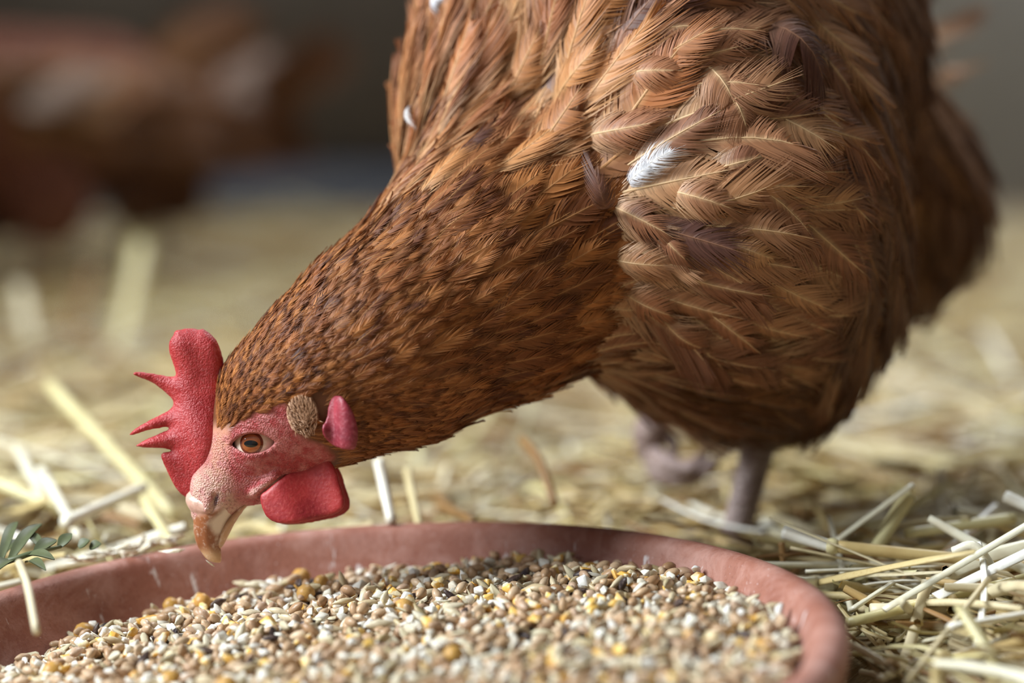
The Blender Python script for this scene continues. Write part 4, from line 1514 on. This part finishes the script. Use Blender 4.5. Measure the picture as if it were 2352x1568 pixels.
# --- stalks that can be told apart, laid where they lie in the bedding
def stalk(pa, pb, r, label, mt, bow=0.0, flat=1.0, node=None, name='straw_stalk', rtip=.85):
    a, b = at(*pa), at(*pb)
    mid_ = (a + b) / 2 + np.array([0, 0, bow])
    pts = curve_pts([a, mid_, b], 12)
    rad = np.linspace(r, r * rtip, 12)
    loc = a.copy()
    V, F = tube(pts - loc, rad, 10, flat, .4)
    # hollow cut end: a dark-rimmed ring set into the tip
    o = link(name, mesh_from(name, V, F), mt, None, loc)
    if node is not None:
        c_ = pts[int(node * 11)] - loc; d = pts[min(int(node * 11) + 1, 11)] - pts[int(node * 11)]
        d /= np.linalg.norm(d)
        V, F = tube([c_ - d * r * .9, c_ - d * r * .4, c_, c_ + d * r * .4, c_ + d * r * .9], [r * 1.0, r * 1.22, r * 1.3, r * 1.22, r * 1.0], 10)
        link('joint', mesh_from('joint', V, F), M_STRAWY, o)
    return tag(o, label, 'straw')


stalk((115, 885, 1.22), (400, 1185, 1.10), .0034, 'thick pale straw stalk slanting down behind the comb', M_STRAWY)
stalk((-40, 1095, 1.10), (170, 1180, 1.06), .0031, 'pale yellow straw stalk entering at the left edge above the herb', M_STRAWY)
stalk((95, 1080, 1.09), (185, 1235, 1.03), .0026, 'white straw stalk leaning down beside the slanting thick stalk', M_STRAWW)
stalk((40, 1030, 1.14), (115, 1170, 1.10), .0026, 'short bleached stalk near the left edge under the thick slanting stalk', M_STRAWW)
stalk((150, 1200, 1.02), (330, 1120, 1.07), .0031, 'blurred white straw stalk lying under the comb', M_STRAWW)
stalk((320, 1130, 1.07), (395, 1250, 1.01), .0024, 'yellow stalk dropping towards the dish rim left of the beak', M_STRAWY)
stalk((325, 560, 1.95), (275, 800, 1.85), .0077, 'upright greenish-yellow stalk standing in front of the far hens', M_STRAWY, flat=.6)
stalk((45, 660, 1.90), (75, 800, 1.85), .0073, 'pale upright stalk at the left edge in front of the far hens', M_STRAW, flat=.6)
stalk((210, 620, 2.0), (160, 780, 1.95), .0052, 'dim upright stalk between the two tall pale stalks', M_STRAWB, flat=.6)
stalk((870, 1060, 1.02), (900, 1200, 1.0), .0026, 'upright pale straw stalk behind the dish rim to the right of the wattle', M_STRAWW)
stalk((935, 1080, 1.06), (965, 1215, 1.02), .0019, 'tan stalk standing beside the pale one behind the dish rim', M_STRAW)
stalk((1200, 1010, 1.10), (1275, 1160, 1.06), .0022, 'curved brown stalk in the bedding under the neck', M_STRAWB, .006)
stalk((2098, 1112, .985), (1915, 1245, .975), .0015, 'thin white straw rising to a peak at the right', M_STRAWW, flat=.5)
stalk((2088, 1135, .99), (2000, 1275, .98), .0033, 'thick yellow stalk leaning against the thin white straw at the peak', M_STRAWY)
stalk((1800, 1222, .965), (1916, 1256, .955), .0029, 'short white straw end beside the dish rim', M_STRAWW)
stalk((1912, 1254, .955), (2300, 1292, .945), .0026, 'long beige jointed straw lying level right of the dish', M_STRAW, node=.05)
stalk((2190, 1268, .93), (2285, 1312, .925), .0022, 'short curled white straw on top of the long jointed one', M_STRAWW, .006)
stalk((2420, 1170, .94), (2030, 1400, .90), .0019, 'bright white straw slanting up to the right edge', M_STRAWW, flat=.4)
stalk((2400, 1250, .93), (2150, 1370, .905), .0028, 'broad glossy white straw blade below the slanting one', M_STRAWW, flat=.25)
stalk((2130, 1335, .915), (2020, 1560, .86), .0022, 'pale bent stalk reaching down to the bottom edge right of the dish', M_STRAW, -.012, .5)
stalk((2270, 1330, .89), (2080, 1570, .83), .0012, 'thin tan stem crossing the straw heap at the lower right', M_STRAW)
stalk((1948, 1430, .90), (2360, 1325, .93), .0021, 'golden stalk running from the dish towards the right edge', M_STRAWY)
stalk((2000, 1405, .915), (2340, 1395, .92), .0033, 'thick beige stalk with a cut end at the lower right', M_STRAW)
stalk((1850, 1312, .95), (2170, 1300, .95), .0014, 'thin flat straw lying close behind the dish on the right', M_STRAWW, flat=.5)
stalk((1815, 1258, .96), (2110, 1318, .95), .0015, 'split greyish straw strip under the short white end', M_STRAW, flat=.4)
stalk((1955, 1400, .915), (2050, 1338, .93), .0021, 'short pale straw touching the right side of the dish', M_STRAWW, flat=.5)
stalk((2180, 1440, .86), (2420, 1400, .87), .0036, 'wide blurred white straw at the right edge near the bottom', M_STRAWW, flat=.4)
stalk((2210, 1400, .85), (2330, 1590, .80), .0034, 'pale greenish straw hanging at the bottom right corner', M_STRAWY, flat=.4)
stalk((1795, 1245, .965), (1800, 1300, .965), .0014, 'tiny dark upright twig at the dish rim beside the short white end', M_STRAWB)
stalk((2050, 1340, .93), (2185, 1385, .92), .0014, 'thin pale straw crossing under the bent stalk', M_STRAWW, flat=.5)
stalk((2330, 1190, 1.0), (2080, 1225, .99), .0026, 'green-yellow stalk lying level behind the leaning thick one', M_STRAWY)
stalk((2310, 1140, .99), (2400, 1180, .98), .0026, 'white straw stub at the right edge', M_STRAWW)

# ------------------------------------------------- bits on the left of the rim
def rim_z(px_, py_):
    """point on the plane of the rim seen at a pixel"""
    r = v_of(np.array([(px_ - 1176.0) / FPX, -(py_ - 784.0) / FPX, 1.0]))
    return CAM0 + r * (((DISH_C - CAM0) @ Zd) / (r @ Zd))


ob = stalk((44, 1292, .885), (84, 1452, .845), .0015, 'single tan stem hanging over the left rim into the dish', M_STRAW, .004)
FLK = [chip(.012, .0040, .0012) for _ in range(4)] + [chip(.008, .0040, .0010) for _ in range(3)]
FLM = [mesh_from('chaff_flake', V, F, False) for V, F in FLK]
t = NT('chaff'); oc = t.obj()
M_CHAFF = t.bsdf(t.mix(t.rng(t.noise(500, 3, .6, oc), .4, .65), srgb(240, 236, 222), srgb(206, 188, 150)), .6, .3)
for me in FLM: me.materials.append(M_CHAFF)
for i in range(42):
    f_ = i / 41
    x = 168 + 232 * f_ + SR.normal() * 6; y = 1301 - 48 * f_ - 4 + SR.normal() * 4
    p = rim_z(x, y) + np.array([0, 0, .0012 + abs(SR.normal()) * .0014])
    o = bpy.data.objects.new('chaff_flake', FLM[int(SR.integers(7))]); COL.objects.link(o)
    o.location = p; o.rotation_euler = (SR.normal() * .5, SR.normal() * .3, .55 + SR.normal() * .5)
    tag(o, 'whitish flake of chaff caught on the left rim of the dish', 'chaff', 'chaff flakes along the rim')
o = bpy.data.objects.new('chaff_flake', FLM[0]); COL.objects.link(o)
o.location = at(398, 1264, .955) ; o.rotation_euler = (.3, 0, .1)
tag(o, 'end flake of chaff jutting from the rim towards the beak', 'chaff')

# herb sprig
t = NT('herb_leaf'); oc = t.obj()
M_HERB = t.bsdf(t.mix(t.noise(120, 3, .6, oc), srgb(66, 76, 50), srgb(104, 110, 74)), .5, .4)
herb_loc = at(20, 1300, .93)
herb = empty('herb_sprig', herb_loc, 'dark green herb sprig drooping over the left rim of the dish', 'herb')
pts = curve_pts([at(-60, 1300, .95), at(10, 1290, .93), at(80, 1268, .93), at(140, 1255, .935)], 14)
V, F = tube(pts - herb_loc, np.linspace(.0016, .0007, 14), 8)
link('stem', mesh_from('stem', V, F), M_HERB, herb)


def leaf(a, b, w, up):
    a, b = np.asarray(a), np.asarray(b)
    n_ = 8; t_ = np.linspace(0, 1, n_)
    ax = b - a; L = np.linalg.norm(ax); ax = ax / L
    s_ = np.cross(ax, up); s_ /= np.linalg.norm(s_); nn = np.cross(s_, ax)
    V = []; F = []
    for k, tt in enumerate(t_):
        c_ = a + ax * L * tt + nn * L * .14 * math.sin(tt * 3.0)
        hw = .7 * w * math.sin(math.pi * (.08 + .9 * tt)) ** .8
        for d_, h_ in ((-1, .0), (-.5, -.12), (0, -.25), (.5, -.12), (1, 0)):
            V.append(c_ + s_ * hw * d_ + nn * hw * (h_ + .12))
    for k in range(n_ - 1):
        for j in range(4):
            F.append((k * 5 + j, k * 5 + j + 1, (k + 1) * 5 + j + 1, (k + 1) * 5 + j))
    m_ = len(V)
    V = np.array(V); V2 = V - nn * .0004
    F += [tuple(x + m_ for x in f[::-1]) for f in F]
    return np.concatenate([V, V2]), F


for (a, b, w) in (((30, 1288, .93), (-20, 1320, .91), .004), ((60, 1275, .93), (125, 1285, .92), .0035), ((80, 1268, .93), (130, 1240, .94), .004), ((135, 1256, .935), (165, 1225, .94), .0034),
                  ((20, 1290, .93), (95, 1205, .955), .0035), ((60, 1290, .925), (105, 1310, .91), .003), ((0, 1293, .93), (40, 1200, .96), .003), ((100, 1262, .935), (60, 1228, .95), .003),
                  ((180, 1256, .945), (205, 1240, .945), .0034), ((205, 1258, .945), (232, 1248, .945), .0036), ((-20, 1295, .94), (55, 1240, .96), .003)):
    V, F = leaf(at(*a) - herb_loc, at(*b) - herb_loc, w, np.array([.1, -.5, .85]))
    link('leaf', mesh_from('leaf', V, F), M_HERB, herb)
# crumb at the beak tip
V, F = chip(.0052, .0014, .0012)
V2, F2 = V, F
o = link('crumb', mesh_from('crumb', V, F, False), M_CHAFF)
o.location = at(482, 1293, HD - .001); o.rotation_euler = (0, .7, .2)
tag(o, 'tiny pale crumb sticking to the tip of the beak', 'crumb')

# =============================================================== the far hens
def far_hen(loc, yaw, scale, pose, cols, label, group):
    """a whole hen, head lowered or level, built around its own middle; faces +x"""
    root = empty('hen', loc, label, 'hen', group)
    root.rotation_euler = (0, 0, yaw); root.scale = (scale,) * 3
    st = .0075
    xs = np.arange(-.30, .34, st); ys = np.arange(-.13, .13, st); zs = np.arange(.02, .42, st)
    Pm = np.meshgrid(xs, ys, zs, indexing='ij')
    d = sd_ell(Pm, (0, 0, .19), (.135, .085, .085))
    d = smin(d, sd_ell(Pm, (.07, 0, .18), (.075, .075, .085)), .03)
    d = smin(d, sd_ell(Pm, (-.10, 0, .20), (.08, .065, .07)), .03)
    d = smin(d, sd_ell(Pm, (-.02, .06, .105), (.045, .035, .05)), .03)
    d = smin(d, sd_ell(Pm, (-.02, -.06, .105), (.045, .035, .05)), .03)
    if pose == 'low':
        nk = [(.09, 0, .21, .055), (.17, 0, .17, .042), (.22, 0, .11, .030), (.245, 0, .075, .021)]
    else:
        nk = [(.09, 0, .22, .055), (.15, 0, .27, .042), (.18, 0, .33, .030), (.20, 0, .355, .022)]
    for a, b in zip(nk[:-1], nk[1:]):
        d = smin(d, sd_cone(Pm, a[:3], b[:3], a[3], b[3]), .02)
    V, Q = surface_nets(xs, ys, zs, d)
    V = relax(V, Q, 2)
    Q = fix(V, Q)
    t = NT('far_plumage')
    oc = t.obj()
    n = t.noise(9, 3, .6, oc); n2 = t.noise(60, 3, .7, oc)
    c = t.mix(t.rng(n, .54, .60), cols[0], cols[1])
    c = t.mix(t.rng(n2, .45, .7, 0, .6), c, cols[2])
    mt = t.bsdf(c, .7, .2, t.bump(n2, 1.0, .02))
    link('body', mesh_from('far_body', V, Q), mt, root)
    h = np.array(nk[-1][:3]); up = 1 if pose != 'low' else 0
    dirv = np.array([.75, 0, -.66]) if pose == 'low' else np.array([.97, 0, -.2])
    nrm = np.array([dirv[2] * -1, 0, dirv[0]])
    V, F = tube([h + dirv * .012, h + dirv * .032, h + dirv * .048], [.010, .007, .001], 8)
    link('beak', mesh_from('far_beak', V, F), M_CLAW, root)
    for k in range(5):
        b = h + dirv * (.016 - .012 * k) + nrm * .016
        V, F = tube([b, b + nrm * .014, b + nrm * (.026 - .002 * abs(k - 2)) - dirv * .004], [.007, .005, .001], 8, .5)
        link('comb_point', mesh_from('comb_point', V, F), M_COMB, root)
    for s in (-1, 1):
        b = h + dirv * .012 - nrm * .010 + np.array([0, s * .008, 0])
        V, F = tube([b, b - nrm * .012, b - nrm * .024], [.004, .008, .002], 8, .5)
        link('wattle', mesh_from('far_wattle', V, F), M_WATTLE, root)
        V, F = ball(h + dirv * .006 + nrm * .004 + np.array([0, s * .017, 0]), .005, 12, 8)
        link('eye', mesh_from('far_eye', V, Q := F), M_PUPIL, root)
        # wing of overlapping long feathers
        Vw, Fw = [], []
        wing = bpy.data.objects.new('wing', None); wing.empty_display_size = .01; COL.objects.link(wing); wing.parent = root
        for r_ in range(3):
            for k in range(6):
                a = np.array([.07 - .028 * k - .01 * r_, s * (.085 - .004 * abs(k - 2)), .235 - .028 * r_])
                L = .085 + .008 * k
                V, F, A = TEMPL[4][(k + r_) % 6]
                T = np.array([-.95, s * .05, -.30]); T /= np.linalg.norm(T)
                Nn = np.array([0, s, .25]); Nn -= (Nn @ T) * T; Nn /= np.linalg.norm(Nn); B = np.cross(Nn, T)
                W = a + Nn * .008 * (3 - r_) * .5 + L * (V[:, :1] * T + V[:, 1:2] * .75 * B + V[:, 2:] * Nn)
                me = mesh_from('far_wing_feather', W, F); attr(me, 'fc', A)
                link('feather', me, M_FR if cols[3] else M_FB, wing)
        # legs
        a = np.array([-.01, s * .045, .10]); k_ = np.array([.0, s * .045, .055]); f_ = np.array([.0, s * .045, .006])
        V, F = tube(curve_pts([a, k_, f_], 8), [.014, .011, .008, .0065, .006, .006, .006, .007], 8)
        lg = link('leg', mesh_from('far_leg', V, F), M_LEG, root)
        for ang_, L in ((0, .045), (.6, .038), (-.6, .038), (math.pi, .022)):
            V, F = tube([f_, f_ + np.array([math.cos(ang_) * L * .5, math.sin(ang_) * L * .5, .004]), f_ + np.array([math.cos(ang_) * L, math.sin(ang_) * L, -.002])], [.0055, .0045, .002], 6)
            link('toe', mesh_from('far_toe', V, F), M_LEG, lg)
    # tail fan
    for k in range(9):
        V, F, A = TEMPL[4][k % 6]
        aa = (k - 4) * .13
        T = np.array([-.80, math.sin(aa) * .6, .62 - abs(k - 4) * .05]); T /= np.linalg.norm(T)
        Nn = np.array([-.3, math.sin(aa) * 1.5, .3]) if abs(k - 4) > 0 else np.array([.6, 0, .8])
        Nn -= (Nn @ T) * T; Nn /= np.linalg.norm(Nn); B = np.cross(Nn, T)
        W = np.array([-.15, (k - 4) * .010, .225]) + .13 * (V[:, :1] * T + V[:, 1:2] * .8 * B + V[:, 2:] * Nn)
        me = mesh_from('tail_feather', W, F); attr(me, 'fc', A)
        link('tail_feather', me, M_FR if cols[3] else M_FB, root)
    return root


def fluff(root, px_, py_, d, n, L, spread, mt, flow, seed):
    """loose pale feathers on a far hen"""
    R_ = np.random.default_rng(seed)
    bpy.context.view_layer.update()
    inv = root.matrix_world.inverted()
    for k in range(n):
        V, F, A = TEMPL[4][k % 6]
        a = at(px_ + R_.normal() * spread, py_ + R_.normal() * spread * .6, d + R_.normal() * .006)
        T = v_of(np.array([flow[0], flow[1], .1]) + R_.normal(size=3) * .18); T /= np.linalg.norm(T)
        Nn = v_of(np.array([-.5, .5, -.8])); Nn = Nn - (Nn @ T) * T; Nn /= np.linalg.norm(Nn); B = np.cross(Nn, T)
        W = a + L * (V[:, :1] * T + V[:, 1:2] * B + V[:, 2:] * Nn)
        W = np.array([inv @ Vector(w) for w in W])
        me = mesh_from('loose_feather', W, F); attr(me, 'fc', A)
        link('feather', me, mt, root)


g1 = on_ground(20, 690, BED)
h1 = far_hen(tuple(g1), math.radians(215), 1.0, 'low', (srgb(124, 76, 58), srgb(148, 100, 80), srgb(72, 44, 36), True), 'blurred reddish-brown hen at the left edge, far behind the comb', 'far hens')
g2 = on_ground(330, 630, BED)
h2 = far_hen(tuple(g2), math.radians(165), .90, 'low', (srgb(118, 80, 60), srgb(146, 108, 86), srgb(74, 48, 36), True), 'blurred brown hen with a pale rump, to the right of the reddish one', 'far hens')
d1 = project(g1)[0, 2]; d2 = project(g2)[0, 2]
fluff(h1, 40, 235, d1 - .10, 12, .075, 36, M_FP, (.9, .25), 1)
fluff(h1, 190, 235, d1 - .10, 6, .06, 30, M_FB, (.9, .25), 2)
fluff(h2, 440, 255, d2 - .09, 14, .085, 36, M_FP, (.85, .45), 3)
fluff(h2, 330, 290, d2 - .09, 8, .075, 34, M_FB, (.85, .40), 4)
fluff(h2, 540, 215, d2 - .06, 8, .06, 26, M_FB, (.85, .30), 5)
